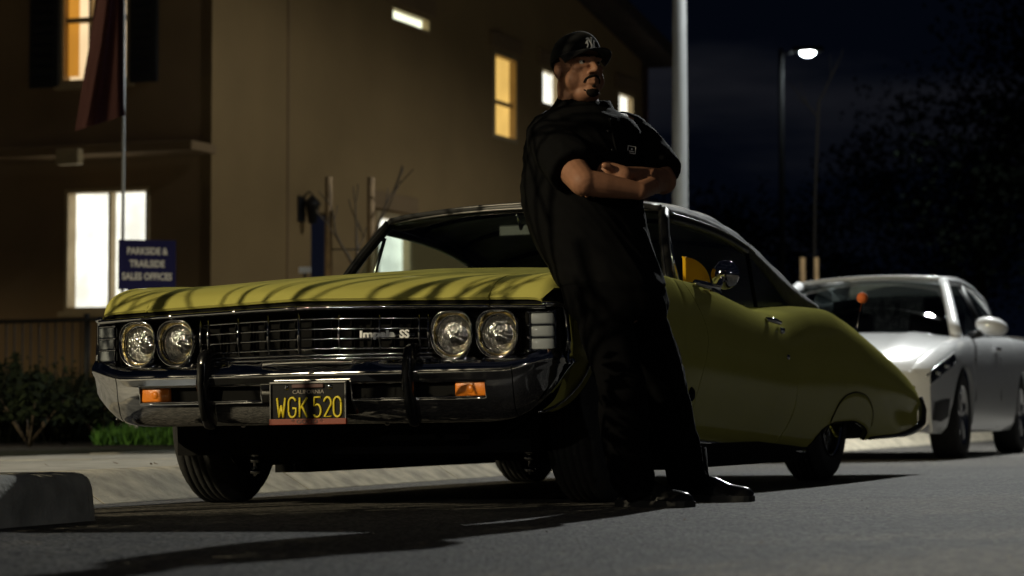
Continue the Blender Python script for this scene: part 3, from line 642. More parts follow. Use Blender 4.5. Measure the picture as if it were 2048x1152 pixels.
for sgn in (1, -1):
    for xc in (.575, .748):
        cx = sgn * xc; fy = NY(xc) - .012; zc = .627
        hl = empty_child('headlight', car); hl.location = (cx, fy, zc); ang = math.atan2(NY(.8) - NY(.5), .3) * sgn; hl.rotation_euler = (0, 0, ang * .3)
        rings = [(1.0, .03), (1.02, .0), (.99, -.006), (.955, -.004), (.90, .008), (.85, .022)]; bm = bmesh.new(); P = []
        for q, y in rings:
            P.append([Vector((bezel_r(2*math.pi*k/48) * q * math.cos(2*math.pi*k/48), y, bezel_r(2*math.pi*k/48) * q * math.sin(2*math.pi*k/48))) for k in range(48)])
        P.append([Vector((  .0705 * math.cos(2*math.pi*k/48), .026, .0705 * math.sin(2*math.pi*k/48))) for k in range(48)])
        bm_grid(bm, P[:5], True); bobj('bezel', bm, M_CHR, hl); bm = bmesh.new(); bm_grid(bm, P[4:], True); bobj('bezel_inner', bm, mat('hood_tint_chrome', (.80, .64, .28), .14, metal=1.), hl)  # inner ring coloured gold for the yellow hood's reflection in the chrome
        MM = basis((0, .022, 0), (1, 0, 0), (0, 0, 1), (0, -1, 0))
        ln = lathe('lens', [(0, .020), (.02, .0185), (.04, .014), (.056, .007), (.066, -.002), (.070, -.008)], M_LENS, hl, 32, MM)
        lathe('reflector', [(.069, -.010), (.060, -.024), (.045, -.040), (.028, -.050), (.0, -.056)], M_REFL, hl, 32, MM)
        lathe('retaining_ring', [(.0695, -.004), (.0715, .005), (.0745, .004), (.0745, -.008)], M_CHR, hl, 40, MM)
    # corner lamps: three stacked white lenses behind a chrome ladder
    M_WL = mat('white_lens', (.24, .26, .28), .35, spec=.4, coat=.4)
    cl = empty_child('corner_lamp', car); cl.location = (sgn * .905, .160, .632); cl.rotation_euler = (0, 0, sgn * .30)
    box('housing', (0, .03, 0), (.125, .05, .175), M_DARK, cl, bevel=.005)
    for k in range(3): box('lens', (0, -.004, .045 - .045 * k), (.080, .022, .038), M_WL, cl, bevel=.005, seg=2, smooth=True)
    for z in (.069, .0225, -.0225, -.069): box('ladder_bar', (0, -.012, z), (.10, .010, .0055), M_CHR, cl, bevel=.002)
    for x in (-.046, .046): box('ladder_rail', (x, -.012, 0), (.006, .012, .150), M_CHR, cl, bevel=.002)
    for z in (.069, .0225, -.0225, -.069): bm = bmesh.new(); bmesh.ops.create_uvsphere(bm, u_segments=8, v_segments=6, radius=.006, matrix=Matrix.Translation((-sgn * .05, -.016, z))); bobj('rivet', bm, M_CHR, cl)
    # chrome surround on the fender corner
    pts = [(sgn * .915, .128, .728), (sgn * .952, .150, .728), (sgn * .972, .195, .722), (sgn * .980, .205, .66), (sgn * .985, .205, .60), (sgn * .982, .20, .565)]
    tube('corner_moulding', pts, .010, M_CHR, car, 10)
    # orange turn lamp, slot and bumper guard are added with the bumper
# ---- front bumper
M_GUARD = mat('guard_black', (.006, .006, .007), .2, coat=.6)
BP = pchip([0, .30, .43, .60, .75, .84, .90, .945, .970, .982, .985], [.065, .068, .072, .074, .077, .084, .097, .118, .148, .185, .215])
BLO = pchip([0, .68, .77, .85, .91, .95, .976, .985], [.315, .315, .320, .348, .395, .445, .50, .525])
def bump_row(xa):                       # profile at arc parameter |x|
    e = sstep(.78, .985, xa); y = BP(xa)
    lo_ = BLO(xa); zt = .500 + .04 * e
    return [(max(YLIP(xa) + .035, y + .01), .562), (max(YLIP(xa) + .03, y + .005) , .552), (y + .010, zt + .030), (y - .006, zt + .010), (y - .012, zt), (y - .010, zt - .012), (y - .004, .468 + .058 * e), (y - .003, .458 + .062 * e), (y + .004, .402 + .115 * e), (y + .006, .394 + .122 * e), (y + .018, lo_ + .035 * (1 - .7 * e)), (y + .032, lo_ + .010), (y + .050, lo_), (y + .085, lo_ + .004)]
xa = sorted(set([0, .06, .12, .185, .19, .26, .33, .395, .45, .52, .60, .66, .715, .72, .76, .80, .83, .86, .885, .905, .925, .942, .956, .966, .974, .979, .983, .985]))
xs_b = [-x for x in xa[::-1] if x > 0] + xa
bm = bmesh.new(); V = [[bm.verts.new((x, y, z)) for (y, z) in bump_row(abs(x))] for x in xs_b]
for i in range(len(V) - 1):
    xm = abs(xs_b[i] + xs_b[i+1]) / 2
    for j in range(len(V[0]) - 1):
        if .19 < xm < .715 and j == 7: continue
        bm.faces.new((V[i][j], V[i+1][j], V[i+1][j+1], V[i][j+1]))
bp_o = bobj('front_bumper', bm, M_CHR, car); sharp(bp_o, 45)
sol = bp_o.modifiers.new('thickness', 'SOLIDIFY'); sol.thickness = .004; sol.offset = 0
for sgn in (1, -1):
    box('bumper_slot', (sgn * .4525, BP(.45) + .060, .43), (.56, .07, .085), M_DARK, car)
    # slot rim
    rim = [(sgn * x, BP(x) + .001, .4035) for x in lin(.195, .71, 10)]; tube('slot_rim', rim, .0035, M_CHR, car, 8)
    tl = empty_child('turn_signal', car); xt = .655; tl.location = (sgn * xt, BP(xt) + .02, .432)
    M_AMB = mat('amber_lens', (.78, .22, .015), .3, bump=.5, bscale=160, bdist=.002, coat=.5)
    box('lens', (0, 0, 0), (.125, .025, .052), M_AMB, tl, bevel=.006, smooth=True); box('reflector', (0, .022, 0), (.125, .008, .05), mat('amber_reflector', (.7, .30, .06), .3, metal=.5), tl)
    lathe('bulb', [(0, .005), (.012, .004), (.016, 0)], M_AMB, tl, 14, basis((0, -.012, 0), (1, 0, 0), (0, 0, 1), (0, -1, 0)))
    box('end_cap', (sgn * .068, .002, 0), (.010, .026, .05), M_DARK, tl)
    # bumper guard
    gx = sgn * .425; gy = BP(.425); prof = [(gy + .05, .600), (gy + .005, .602), (gy - .030, .585), (gy - .042, .545), (gy - .044, .47), (gy - .034, .40), (gy - .012, .335), (gy + .012, .300), (gy + .05, .300)]
    g = prism('bumper_guard', [Vector((gx - .019, y, z)) for y, z in prof], (.038, 0, 0), M_GUARD, car, bevel=.012, smooth=True)
    strip = [(gx, y - .006, z) for y, z in prof[3:7]]; tube('rubber_strip', strip, .010, mat('rubber', (.01, .01, .01), .6), g, 8)
    # seam between bumper centre and wrap-round end
    tube('bumper_seam', [(sgn * .82, y - .0012, z) for y, z in bump_row(.82)[3:13]], .0022, M_DARK, car, 6)
    lathe('bumper_bolt', [(0, .008), (.008, .006), (.011, 0)], M_CHR, car, 12, basis((sgn * .30, BP(.30) + .06, .312), (1, 0, 0), (0, 1, 0), (0, 0, -1)))
# ---- licence plate
PL = basis((.0, .045, .392), (1, 0, 0), (0, 0, 1)); plate = empty_child('licence_plate', car); plate.matrix_local = PL @ Matrix.Translation((.020, 0, 0))
bm = bmesh.new(); bm_box(bm, (0, 0, -.004), (.306, .158, .006), bevel=.0025); bobj('plate', bm, mat('plate_black', (.004, .004, .005), .6, spec=.2), plate, False)
M_PY = mat('plate_yellow', (.72, .58, .03), .45); M_PR = mat('frame_red', (.20, .035, .016), .4)
def stroke(paths, ox, w, h):
    bm = bmesh.new()
    for path in paths: bm_tube(bm, [Vector((ox + x * w, -.052 + y * h, .0015)) for x, y in path], .0042, 8)
    return bm
def arcp(cx, cy, rx, ry, a0, a1, n=9): return [(cx + rx * math.cos(R(a0 + (a1 - a0) * i / (n - 1))), cy + ry * math.sin(R(a0 + (a1 - a0) * i / (n - 1)))) for i in range(n)]
GL = {'W': [[(0, 1), (.25, 0)], [(.25, 0), (.5, .62)], [(.5, .62), (.75, 0)], [(.75, 0), (1, 1)]],
      'G': [arcp(.5, .72, .5, .28, 20, 180) + [(0, .28)] + arcp(.5, .28, .5, .28, 180, 360) + [(1, .46), (.55, .46)]],
      'K': [[(0, 0), (0, 1)], [(1, 1), (.05, .42)], [(.3, .56), (1, 0)]],
      '5': [[(.95, 1), (.1, 1), (.05, .55)] + arcp(.48, .32, .50, .32, 120, -90) + [(.2, .02), (.0, .12)]],
      '2': [arcp(.5, .72, .48, .28, 170, -20) + [(.05, .02), (1, .02)]],
      '0': [arcp(.5, .72, .5, .28, 0, 180) + arcp(.5, .28, .5, .28, 180, 360) + [(1, .72)]]}
for ch, ox in zip('WGK520', (-.128, -.080, -.034, .024, .066, .106)):
    o = bobj('plate_character', stroke(GL[ch], ox, .030 if ch != 'W' else .034, .072), M_PY, plate)
text_mesh('plate_word', 'CALIFORNIA', .020, mat('plate_faded', (.30, .26, .22), .6), plate, Matrix.Translation((0, .040, 0)), .0008, 1.15)
M_FRM = mat('frame_steel', (.22, .22, .22), .35, metal=.9)
def frame_bar(n_, c, s, m): return box(n_, c, s, m, plate, bevel=.002, seg=2)
frame_bar('frame_bar', (0, .0745, .002), (.316, .008, .010), M_FRM); frame_bar('frame_bar', (-.155, .0, .002), (.006, .138, .010), M_FRM); frame_bar('frame_bar', (.155, .0, .002), (.006, .138, .010), M_FRM)
frame_bar('frame_plaque', (0, -.0685, .0035), (.318, .022, .012), M_PR); frame_bar('frame_plaque', (0, .062, .003), (.13, .014, .008), mat('frame_maroon', (.07, .022, .018), .5))
text_mesh('frame_word', '* GOOD *', .021, mat('frame_letter', (.06, .02, .015), .5), plate, Matrix.Translation((0, -.0685, .0102)), .0005, 1.35, bold=.0006)
for x in (-.09, .09): lathe('screw', [(0, .006), (.008, .004), (.010, 0)], M_CHR, plate, 12, Matrix.Translation((x, .058, .001)))
# ---- windscreen, soft top, windows
def wsx(t, u): # t 0 bottom..1 top, u -1..1
    hw = .775 + (.655 - .775) * t; yb = 1.70 + .12 * u * u; yt = 2.02 + .085 * u * u; zb_ = .935 - .03 * u * u + .0; zt = 1.252 - .032 * u * u
    bulge = .02 * math.sin(math.pi * t)
    return Vector((hw * u, yb + (yt - yb) * t - bulge, zb_ + (zt - zb_) * t))
bm = bmesh.new(); bm_grid(bm, [[wsx(t, u) for u in lin(-1, 1, 25)] for t in lin(0, 1, 9)]); bobj('windscreen', bm, M_GLASS, car)
for s in (-1, 1):
    pts = [wsx(t, s) for t in lin(-.05, 1, 8)]; tube('windscreen_pillar', [p + Vector((s * .012, .012, 0)) for p in pts], .024, M_VINYL, car, 10)
    tube('pillar_trim', [p + Vector((s * .010, -.016, 0)) for p in pts], .005, mat('pillar_dark_chrome', (.2, .2, .2), .3, metal=.9), car, 6)
pts = [wsx(1, u) for u in lin(-1, 1, 21)]
M_TRM = mat('dark_trim', (.16, .155, .15), .35, metal=.8)
tube('header_trim', [p + Vector((0, -.012, .002)) for p in pts], .005, M_TRM, car, 8); tube('header_trim', [p + Vector((0, -.006, .024)) for p in pts], .004, M_TRM, car, 8)
tube('header_rail', [p + Vector((0, .012, .012)) for p in pts], .020, M_VINYL, car, 10)
# wipers
for s, xw in ((-1, -.25), (1, .2)):
    a = wsx(.03, xw / .77) + Vector((0, -.02, .0)); b = wsx(.12, (xw - .42) / .77) + Vector((0, -.02, .0)); tube('wiper', [a, (a + b) / 2 + Vector((0, -.01, .012)), b], .006, M_DARK, car, 6)
topz = pchip([2.02, 2.3, 2.7, 3.1, 3.5, 3.8, 4.08], [1.272, 1.305, 1.312, 1.275, 1.175, 1.055, .905]); tope = pchip([2.02, 2.3, 2.7, 3.1, 3.5, 3.8, 4.08], [1.225, 1.222, 1.196, 1.125, 1.015, .935, .872])
topw = pchip([2.02, 2.6, 3.2, 3.7, 4.08], [.665, .690, .715, .745, .765])
shell = []
for Y in lin(2.015, 4.09, 30):
    row = []
    for u in lin(-1, 1, 33):
        c = abs(u); sh = 1 - c ** 3.2; yb = .085 * u * u * max(0, (2.3 - Y) / .285) if Y < 2.3 else 0
        rip = .006 * math.sin(Y * 21) * (1 - c ** 4) * sstep(2.1, 2.4, Y)
        row.append(Vector((topw(Y) * math.sin(c * math.pi / 2) ** .85 * (1 if u >= 0 else -1) if c > 0 else 0, Y + yb, tope(Y) + (topz(Y) - tope(Y)) * math.cos(c * math.pi / 2) ** .8 + rip)))
    shell.append(row)
bm = bmesh.new(); bm_grid(bm, shell); so = bobj('soft_top', bm, M_FAB, car); sol = so.modifiers.new('thickness', 'SOLIDIFY'); sol.thickness = .018; sol.offset = -1
for Y in (2.45, 2.95, 3.35):
    tube('top_bow', [Vector((topw(Y) * .97 * math.sin(u * math.pi / 2), Y, tope(Y) - .03 + (topz(Y) - tope(Y)) * math.cos(u * math.pi / 2) ** .8)) for u in lin(-1, 1, 17)], .012, M_DARK, car, 6)
for s in (-1, 1):
    # side rail and fabric quarter
    wtop = pchip([2.08, 2.3, 2.7, 3.1, 3.4, 3.66], [1.178, 1.172, 1.148, 1.090, .99, .848])
    pts = [Vector((s * (topw(Y) + .008), Y, wtop(Y) + .012)) for Y in lin(2.10, 3.1, 14)]; tube('side_rail', pts, .018, M_VINYL, car, 8)
    pts = [Vector((s * (topw(Y) + .02), Y, wtop(Y) + .034)) for Y in lin(2.10, 3.2, 14)]; tube('drip_trim', pts, .0035, M_TRM, car, 6)
    P = []
    for Y in lin(2.10, 4.09, 40):
        lo_ = wtop(Y) if Y < 3.66 else .848 + .0 * Y; lo_ = max(lo_, .845 + .02 * (Y - 3.6)); hi_ = tope(Y) + .012
        P.append([Vector((s * (topw(Y) + .004 + .012 * math.sin(math.pi * u)), Y, min(lo_, hi_ - .005) + (hi_ - min(lo_, hi_ - .005)) * u)) for u in lin(0, 1, 6)])
    bm = bmesh.new(); bm_grid(bm, P); so = bobj('top_side', bm, M_FAB, car); sol = so.modifiers.new('thickness', 'SOLIDIFY'); sol.thickness = .010; sol.offset = 0
    # windows
    zb_ = lambda Y: body(Y, .80).z - .005
    def side(Y, z): return Vector((s * (body(Y, .80).x - .012 + (topw(Y) - body(Y, .80).x + .010) * (z - zb_(Y)) / .34), Y, z))
    ylead = lambda u: 1.86 + .22 * u
    P = []
    for t in lin(0, 1, 16):
        row = []
        for u in lin(0, 1, 8):
            Y = ylead(u) + (3.13 - .02 * u - ylead(u)) * t; row.append(side(Y, zb_(Y) + (wtop(max(Y, 2.08)) - zb_(Y)) * u))
        P.append(row)
    bm = bmesh.new(); bm_grid(bm, P); bobj('door_window', bm, M_GLASS, car)
    P = []
    for t in lin(0, 1, 10):
        row = []
        for u in lin(0, 1, 6):
            ymax = 3.66 - .52 * u; Y = 3.16 + (max(ymax, 3.165) - 3.16) * t; row.append(side(Y, min(zb_(Y) + (1.085 - zb_(Y)) * u, wtop(Y) + .01)))
        P.append(row)
    bm = bmesh.new(); bm_grid(bm, P); bobj('quarter_window', bm, M_GLASS, car)
    tube('window_seal', [side(3.145, zb_(3.145) + .002), side(3.13, .96), side(3.12, 1.09)], .010, M_DARK, car, 8)
    # vent window frame with amber deflector
    a, b, c = side(1.80, zb_(1.80)), side(2.06, zb_(2.06)), side(2.10, 1.16); tube('vent_post', [b, c], .009, M_CHR2, car, 8)
# amber wind deflector on the driver's vent window (fan shape)
M_DEF = mat('amber_acrylic', (.95, .55, .02), .15, trans=.25, ior=1.2, coat=.6)
v0 = Vector((.825, 1.90, .895)); fan = [v0] + [v0 + Vector((.045 * math.cos(R(a)), .19 * math.cos(R(a)), .105 * math.sin(R(a)))) for a in lin(0, 90, 12)]
bm = bmesh.new(); bm_prism(bm, fan, (.012, .002, 0)); bobj('wind_deflector', bm, M_DEF, car, False)
tube('deflector_rim', fan[1:] , .004, M_DEF, car, 6)
# round chrome door mirrors
for s in (1,):
    base = Vector((.935, 1.74, .880)); tip = Vector((.985, 1.965, .912)); mid = Vector((.985, 1.88, .862))
    mr = empty_child('door_mirror', car)
    tube('mount', [base, mid], [.014, .018], M_CHR, mr, 10); tube('stalk', [mid, tip + Vector((0, -.01, -.0))], [.016, .010], M_CHR, mr, 10)
    lathe('mirror_shell', [(0, -.035), (.03, -.031), (.05, -.018), (.061, .002), (.063, .012), (.058, .013)], M_CHR, mr, 32, basis(tip + Vector((.0, .01, .012)), (1, 0, 0), (0, 0, -1), (0, 1, 0)))
    lathe('mirror_foot', [(0, .016), (.02, .014), (.028, .004), (.03, 0)], M_CHR, mr, 20, basis(mid + Vector((-.01, 0, -.018)), (0, 1, 0), (-1, 0, .2)))
# ---- interior
def seat(yc, h, name, w=1.25):
    st = empty_child(name, car)
    box('cushion', (0, yc - .22, .50), (w, .52, .16), M_VINYL, st, bevel=.05, seg=3, smooth=True)
    box('backrest', (0, yc + .10, .50 + h / 2), (w, .16, h), M_VINYL, st, rot=Matrix.Rotation(-.22, 3, 'X'), bevel=.05, seg=3, smooth=True)
seat(2.72, .38, 'front_seat'); seat(3.70, .34, 'rear_seat')
box('floor_pan', (0, 2.7, .34), (1.5, 2.4, .04), M_DARK, car); box('firewall', (0, 1.78, .65), (1.5, .04, .5), M_DARK, car)
box('dashboard', (0, 1.95, .86), (1.46, .22, .12), M_VINYL, car, bevel=.04, seg=3, smooth=True)
sw = empty_child('steering_wheel', car); sw.matrix_local = Matrix.Translation((.37, 2.20, .90)) @ Matrix.Rotation(R(-62), 4, 'X')
bm = bmesh.new(); n1, n2 = 40, 8
ringP = [[Vector(((.19 + .011 * math.cos(2*math.pi*j/n2)) * math.cos(2*math.pi*i/n1), (.19 + .011 * math.cos(2*math.pi*j/n2)) * math.sin(2*math.pi*i/n1), .011 * math.sin(2*math.pi*j/n2))) for j in range(n2)] for i in range(n1 + 1)]
bm_grid(bm, ringP, True); bobj('rim', bm, M_VINYL, sw)
tube('spoke', [(-.19, 0, 0), (0, 0, -.03), (.19, 0, 0)], .012, M_CHR, sw, 8); tube('column', [(0, 0, -.03), (0, 0, -.32)], .025, M_DARK, sw, 10)
rm = empty_child('rear_view_mirror', car); box('glass', (.0, 2.10, 1.165), (.22, .02, .055), M_VINYL, rm, bevel=.008); tube('stem', [(0, 2.09, 1.17), (0, 2.05, 1.235)], .007, M_CHR, rm, 8)
# aerial with an orange ball on the rear wing
ae = empty_child('aerial', car); pb0 = body(4.62, .775); tube('mast', [pb0, pb0 + Vector((.0, .14, .175))], .0025, M_CHR2, ae, 6)
lathe('base', [(.016, 0), (.014, .012), (.006, .03), (0, .032)], M_CHR, ae, 12, Matrix.Translation(pb0))
bm = bmesh.new(); bmesh.ops.create_uvsphere(bm, u_segments=14, v_segments=10, radius=.030, matrix=Matrix.Translation(pb0 + Vector((0, .145, .19)))); bobj('topper', bm, mat('orange_foam', (.55, .12, .03), .8), ae)
# ------------------------------------------------------------------ white saloon parked behind (frame like the convertible's, origin under its nose)
so_ = CW(-.72, 9.1); SED_MW = basis(so_, KL, KD, KL.cross(KD))
sed = empty('white_saloon', mw=SED_MW); tag(sed, 'white modern saloon parked behind the yellow convertible', 'car')
M_WHT = mat('white_paint', (.88, .89, .90), .3, coat=1., coat_rough=.03); M_PLAS = mat('black_plastic', (.015, .015, .016), .45); M_SGL = glass_mat('saloon_glass', (.16, .19, .19))
SS = [(0, .80, .22, .62, .64, .665, .675), (.06, .835, .20, .67, .69, .715, .722), (.15, .862, .19, .715, .735, .762, .768), (.35, .90, .19, .775, .80, .83, .84), (.7, .922, .19, .84, .862, .90, .912),
      (1.15, .930, .19, .885, .91, .955, .968), (1.6, .932, .19, .91, .935, .97, .98), (2.6, .932, .19, .935, .96, 1.0, 1.0), (3.6, .930, .20, .96, .985, 1.02, 1.02), (4.2, .915, .22, .96, .985, 1.03, 1.04), (4.7, .87, .26, .93, .96, 1.0, 1.01), (4.85, .82, .32, .84, .87, .90, .91)]
_g = [pchip([s[0] for s in SS], [s[k] for s in SS]) for k in range(1, 7)]
SLIP = pchip([0, .4, .65, .80, .93], [0, .045, .13, .24, .40])
_sc2 = {}
def sbody(Y, v):
    k = round(Y, 5)
    if k not in _sc2:
        W, zs, zb, zin, zmid, zc = [f(Y) for f in _g]; h = zb - zs
        xs = [W - .07, W - .03, W - .01, W, W - .012, W - .05, W - .14, .42, 0.]; zz = [zs, zs + .10 * h, zs + .34 * h, zs + .60 * h, zs + .86 * h, zb, zin, zmid, zc]
        _sc2[k] = (pchip(KV, xs), pchip(KV, zz))
    fx, fz = _sc2[k]; x = fx(v)
    return Vector((x, Y + SLIP(abs(x)) * (1 - sstep(0, 1.1, Y)), fz(v)))
def s_vz(Y, Z):
    a, b = 0., .72
    for _ in range(22):
        m = (a + b) / 2
        if sbody(Y, m).z < Z: a = m
        else: b = m
    return (a + b) / 2
def s_arch(Y):
    z = 0
    for c in (.97, 3.77):
        if abs(Y - c) < .37: z = max(z, .33 + math.sqrt(.37 ** 2 - (Y - c) ** 2) * .98)
    return z
for sgn in (1, -1):
    P = []
    ys_ = sorted(set(lin(0, 4.85, 90) + [.6001, .6002, 1.3399, 1.34, 3.4, 3.4002, 4.1399, 4.14]))
    for Y in ys_:
        # the nose flares out at the front, so the arch is placed along the finished Y
        lo_ = 0
        for _ in range(1):
            yy = sbody(Y, .4).y; lo_ = s_arch(yy)
        vlow = s_vz(Y, lo_) if lo_ else 0; row = [sbody(Y, vlow + (.80 - vlow) * u) for u in lin(0, 1, 22)]
        P.append([Vector((sgn * p.x, p.y, p.z)) for p in row])
    bm = bmesh.new(); bm_grid(bm, P); flange(bm, .03, lambda p: Vector((-sgn, 0, 0))); sharp(bobj('body_side', bm, M_WHT, sed), 55)
P = []
for Y in lin(0, 1.22, 26):
    row = [sbody(Y, .803 + .197 * u) for u in lin(0, 1, 14)]; row = [p + Vector((0, 0, .012 * math.exp(-((p.x - .52) / .07) ** 2) * sstep(.1, .5, Y))) for p in row]
    P.append(row + [Vector((-p.x, p.y, p.z)) for p in row[-2::-1]])
bm = bmesh.new(); bm_grid(bm, P); bobj('hood', bm, M_WHT, sed)
# fascia below the hood edge
P = []
for z, dy in ((.67, 0.), (.60, -.03), (.50, -.045), (.38, -.04), (.28, -.02), (.20, .03)):
    P.append([Vector((x, SLIP(abs(x)) + dy + .02, z if z < .66 else sbody(0, .80).z + .02)) for x in lin(-.80, .80, 33)])
bm = bmesh.new(); bm_grid(bm, P); bobj('front_bumper', bm, M_WHT, sed)
def spt(x, z, out=.0): return Vector((x, SLIP(abs(x)) - .02 - out + (.0 if abs(x) < .8 else .0), z))
bm = bmesh.new(); bm_grid(bm, [[spt(x, z, .032) for x in lin(-.42, .42, 13)] for z in (.53, .58, .63)]); g = bobj('grille', bm, M_PLAS, sed)
bm = bmesh.new(); bm_grid(bm, [[spt(x, z, .038) for x in lin(-.40, .40, 13)] for z in (.26, .33, .39)]); bobj('lower_intake', bm, M_PLAS, sed)
M_HLG = glass_mat('headlight_glass', (.55, .58, .58))
for s in (1, -1):
    # headlight: swept-back dark lens with a chrome brow, lying on the corner of the body
    def sp(Y, v, o=.006): 
        p = sbody(Y, v); return Vector((s * (p.x + o), p.y - o * .8, p.z + o * .2))
    hl = empty_child('headlight', sed)
    P = [[sp(Y, .575 + (.105 - .04 * Y / .5) * u + .05 * Y) for u in lin(0, 1, 6)] for Y in lin(.0, .52, 12)]; bm = bmesh.new(); bm_grid(bm, P); bobj('lens', bm, mat('headlight_dark', (.02, .024, .026), .08, coat=1.), hl)
    tube('brow', [sp(Y, .575 + (.105 - .04 * Y / .5) + .05 * Y, .009) for Y in lin(0, .52, 10)], .006, M_CHR2, hl, 6); tube('running_light', [sp(Y, .570 + .05 * Y, .009) for Y in lin(0, .48, 10)], .005, M_CHR2, hl, 6)
    for Yp in (.08, .22): lathe('projector', [(0, .02), (.022, .015), (.03, 0)], M_CHR, hl, 14, basis(sp(Yp, .63, .004), (0, 0, 1), (1, 0, 0) if s < 0 else (-1, 0, 0)))
    P = [[sp(Y, v + .02 * math.sin(Y * 9), .008) for v in lin(.15 + .06 * abs(Y - .12) / .2, .36 - .12 * Y, 6)] for Y in lin(.03, .24, 9)]; bm = bmesh.new(); bm_grid(bm, P); bobj('fog_intake', bm, M_PLAS, sed)
    # glasshouse
    A0, A1 = Vector((s * .80, 1.30, .925)), Vector((s * .585, 2.02, 1.385))
    tube('pillar', [A0 + (A1 - A0) * t + Vector((0, 0, .03 * math.sin(math.pi * t))) for t in lin(0, 1, 7)], [.05, .046, .043, .041, .04, .04, .04], M_WHT, sed, 10)
    roofl = pchip([2.0, 2.5, 3.1, 3.7, 4.25], [1.375, 1.40, 1.375, 1.255, 1.02]); tube('roof_rail', [Vector((s * (.59 + .02 * (Y > 3.5)), Y, roofl(Y))) for Y in lin(2.0, 4.3, 16)], .04, M_WHT, sed, 10)
    def gl(Y0b, Y1b, Y0t, Y1t, n=6):
        P = []
        for t in lin(0, 1, n):
            yb, yt = Y0b + (Y1b - Y0b) * t, Y0t + (Y1t - Y0t) * t; b0 = sbody(yb, .80); t0 = Vector((.605, yt, roofl(yt) - .02)); P.append([Vector((s * (b0.x + (t0.x - b0.x) * u + .012 * math.sin(math.pi * u)), yb + (yt - yb) * u, b0.z + (t0.z - b0.z) * u)) for u in lin(0, 1, 5)])
        bm = bmesh.new(); bm_grid(bm, P); return bobj('side_window', bm, M_SGL, sed)
    gl(1.50, 2.55, 2.02, 2.60); gl(2.62, 3.55, 2.67, 3.42); tube('door_pillar', [sbody(2.585, .80) * 1. if s > 0 else Vector((-sbody(2.585, .80).x, 2.585, sbody(2.585, .80).z)), Vector((s * .605, 2.635, roofl(2.63) - .02))], .03, M_PLAS, sed, 8)
    # door seams, handles, mirror
    tube('door_seam', [Vector((s * (sbody(Y, v).x + .001), Y, sbody(Y, v).z)) for Y, v in ((1.38, .05), (1.40, .3), (1.42, .55), (1.48, .79))], .004, M_DARK, sed, 5); tube('door_seam', [Vector((s * (sbody(2.58, v).x + .001), 2.58, sbody(2.58, v).z)) for v in (.05, .3, .55, .79)], .004, M_DARK, sed, 5)
    box('door_handle', (s * (sbody(2.42, .62).x + .018), 2.42, sbody(2.42, .62).z), (.03, .18, .035), M_CHR2, sed, bevel=.012)
    mr = empty_child('door_mirror', sed); bm = bmesh.new(); bmesh.ops.create_uvsphere(bm, u_segments=20, v_segments=12, radius=1.)
    for v in bm.verts: c = v.co.copy(); v.co = Vector((s * 1.03 + c.x * .125, 1.56 + (c.y if c.y < 0 else c.y * .4) * .09, 1.0 + c.z * .075 - .02 * c.x * s))
    bobj('shell', bm, M_WHT, mr); tube('stalk', [(s * .86, 1.56, .93), (s * .95, 1.56, .95)], .03, M_PLAS, mr, 8)
    for yc in (.97, 3.77):
        w = empty_child('wheel', sed); w.matrix_local = Matrix.Translation((s * .80, yc, .325)) @ Matrix(((0, 0, s, 0), (0, 1, 0, 0), (1, 0, 0, 0), (0, 0, 0, 1)))
        lathe('tyre', [(.22, -.10), (.26, -.11), (.31, -.105), (.325, -.08), (.325, .08), (.31, .105), (.26, .11), (.22, .10)], M_RUB, w, 40); lathe('rim', [(.03, .05), (.06, .075), (.19, .06), (.215, .09), (.222, .10)], M_CHR2, w, 30)
        bm = bmesh.new()
        for k in range(5): bm_box(bm, (.12 * math.cos(1.2566 * k), .12 * math.sin(1.2566 * k), .08), (.20, .045, .02), Matrix.Rotation(1.2566 * k, 3, 'Z'), bevel=.006)
        bobj('spokes', bm, M_CHR2, w)
P = [[Vector(((.785 - .20 * t) * u, 1.16 + .12 * u * u + .80 * t, .965 - .035 * u * u + (.425 + .01 * (1 - u * u)) * t + .035 * math.sin(math.pi * t))) for u in lin(-1, 1, 17)] for t in lin(0, 1, 9)]
bm = bmesh.new(); bm_grid(bm, P); bobj('windscreen', bm, M_SGL, sed)
P = [[Vector((.60 * u, 1.96 + .10 * u * u + (3.25 - 1.96 - .1 * u * u) * t, 1.40 + .045 * math.sin(math.pi * min(1, t * .9 + .12)) + .028 * (1 - u * u) - .0 * t - .055 * t * t)) for u in lin(-1, 1, 17)] for t in lin(0, 1, 12)]
bm = bmesh.new(); bm_grid(bm, P); ro = bobj('roof', bm, M_WHT, sed); sm = ro.modifiers.new('thickness', 'SOLIDIFY'); sm.thickness = .03
P = [[Vector(((.60 + .10 * t) * u, 3.25 + 1.0 * t, 1.375 + .02 * (1 - u * u) - .35 * t ** 1.15)) for u in lin(-1, 1, 13)] for t in lin(0, 1, 8)]; bm = bmesh.new(); bm_grid(bm, P); bobj('rear_window', bm, M_SGL, sed)
P = [[Vector((.86 * u, Y, _g[5](Y) - .04 * u * u)) for u in lin(-1, 1, 9)] for Y in lin(4.2, 4.84, 6)]; bm = bmesh.new(); bm_grid(bm, P); bobj('boot_lid', bm, M_WHT, sed)
for nm, c, sz in (('dashboard', (0, 1.75, .88), (1.4, .5, .10)), ('underbody', (0, 2.4, .27), (1.5, 4.4, .12)), ('floor', (0, 2.6, .42), (1.5, 2.6, .06))): box(nm, c, sz, M_PLAS, sed, bevel=.03)
for x in (-.38, .38):
    st = empty_child('seat', sed); box('backrest', (x, 2.75, .88), (.46, .14, .62), M_PLAS, st, rot=Matrix.Rotation(-.25, 3, 'X'), bevel=.05, seg=3, smooth=True); box('headrest', (x, 2.86, 1.22), (.24, .09, .16), M_PLAS, st, bevel=.03, seg=3, smooth=True)
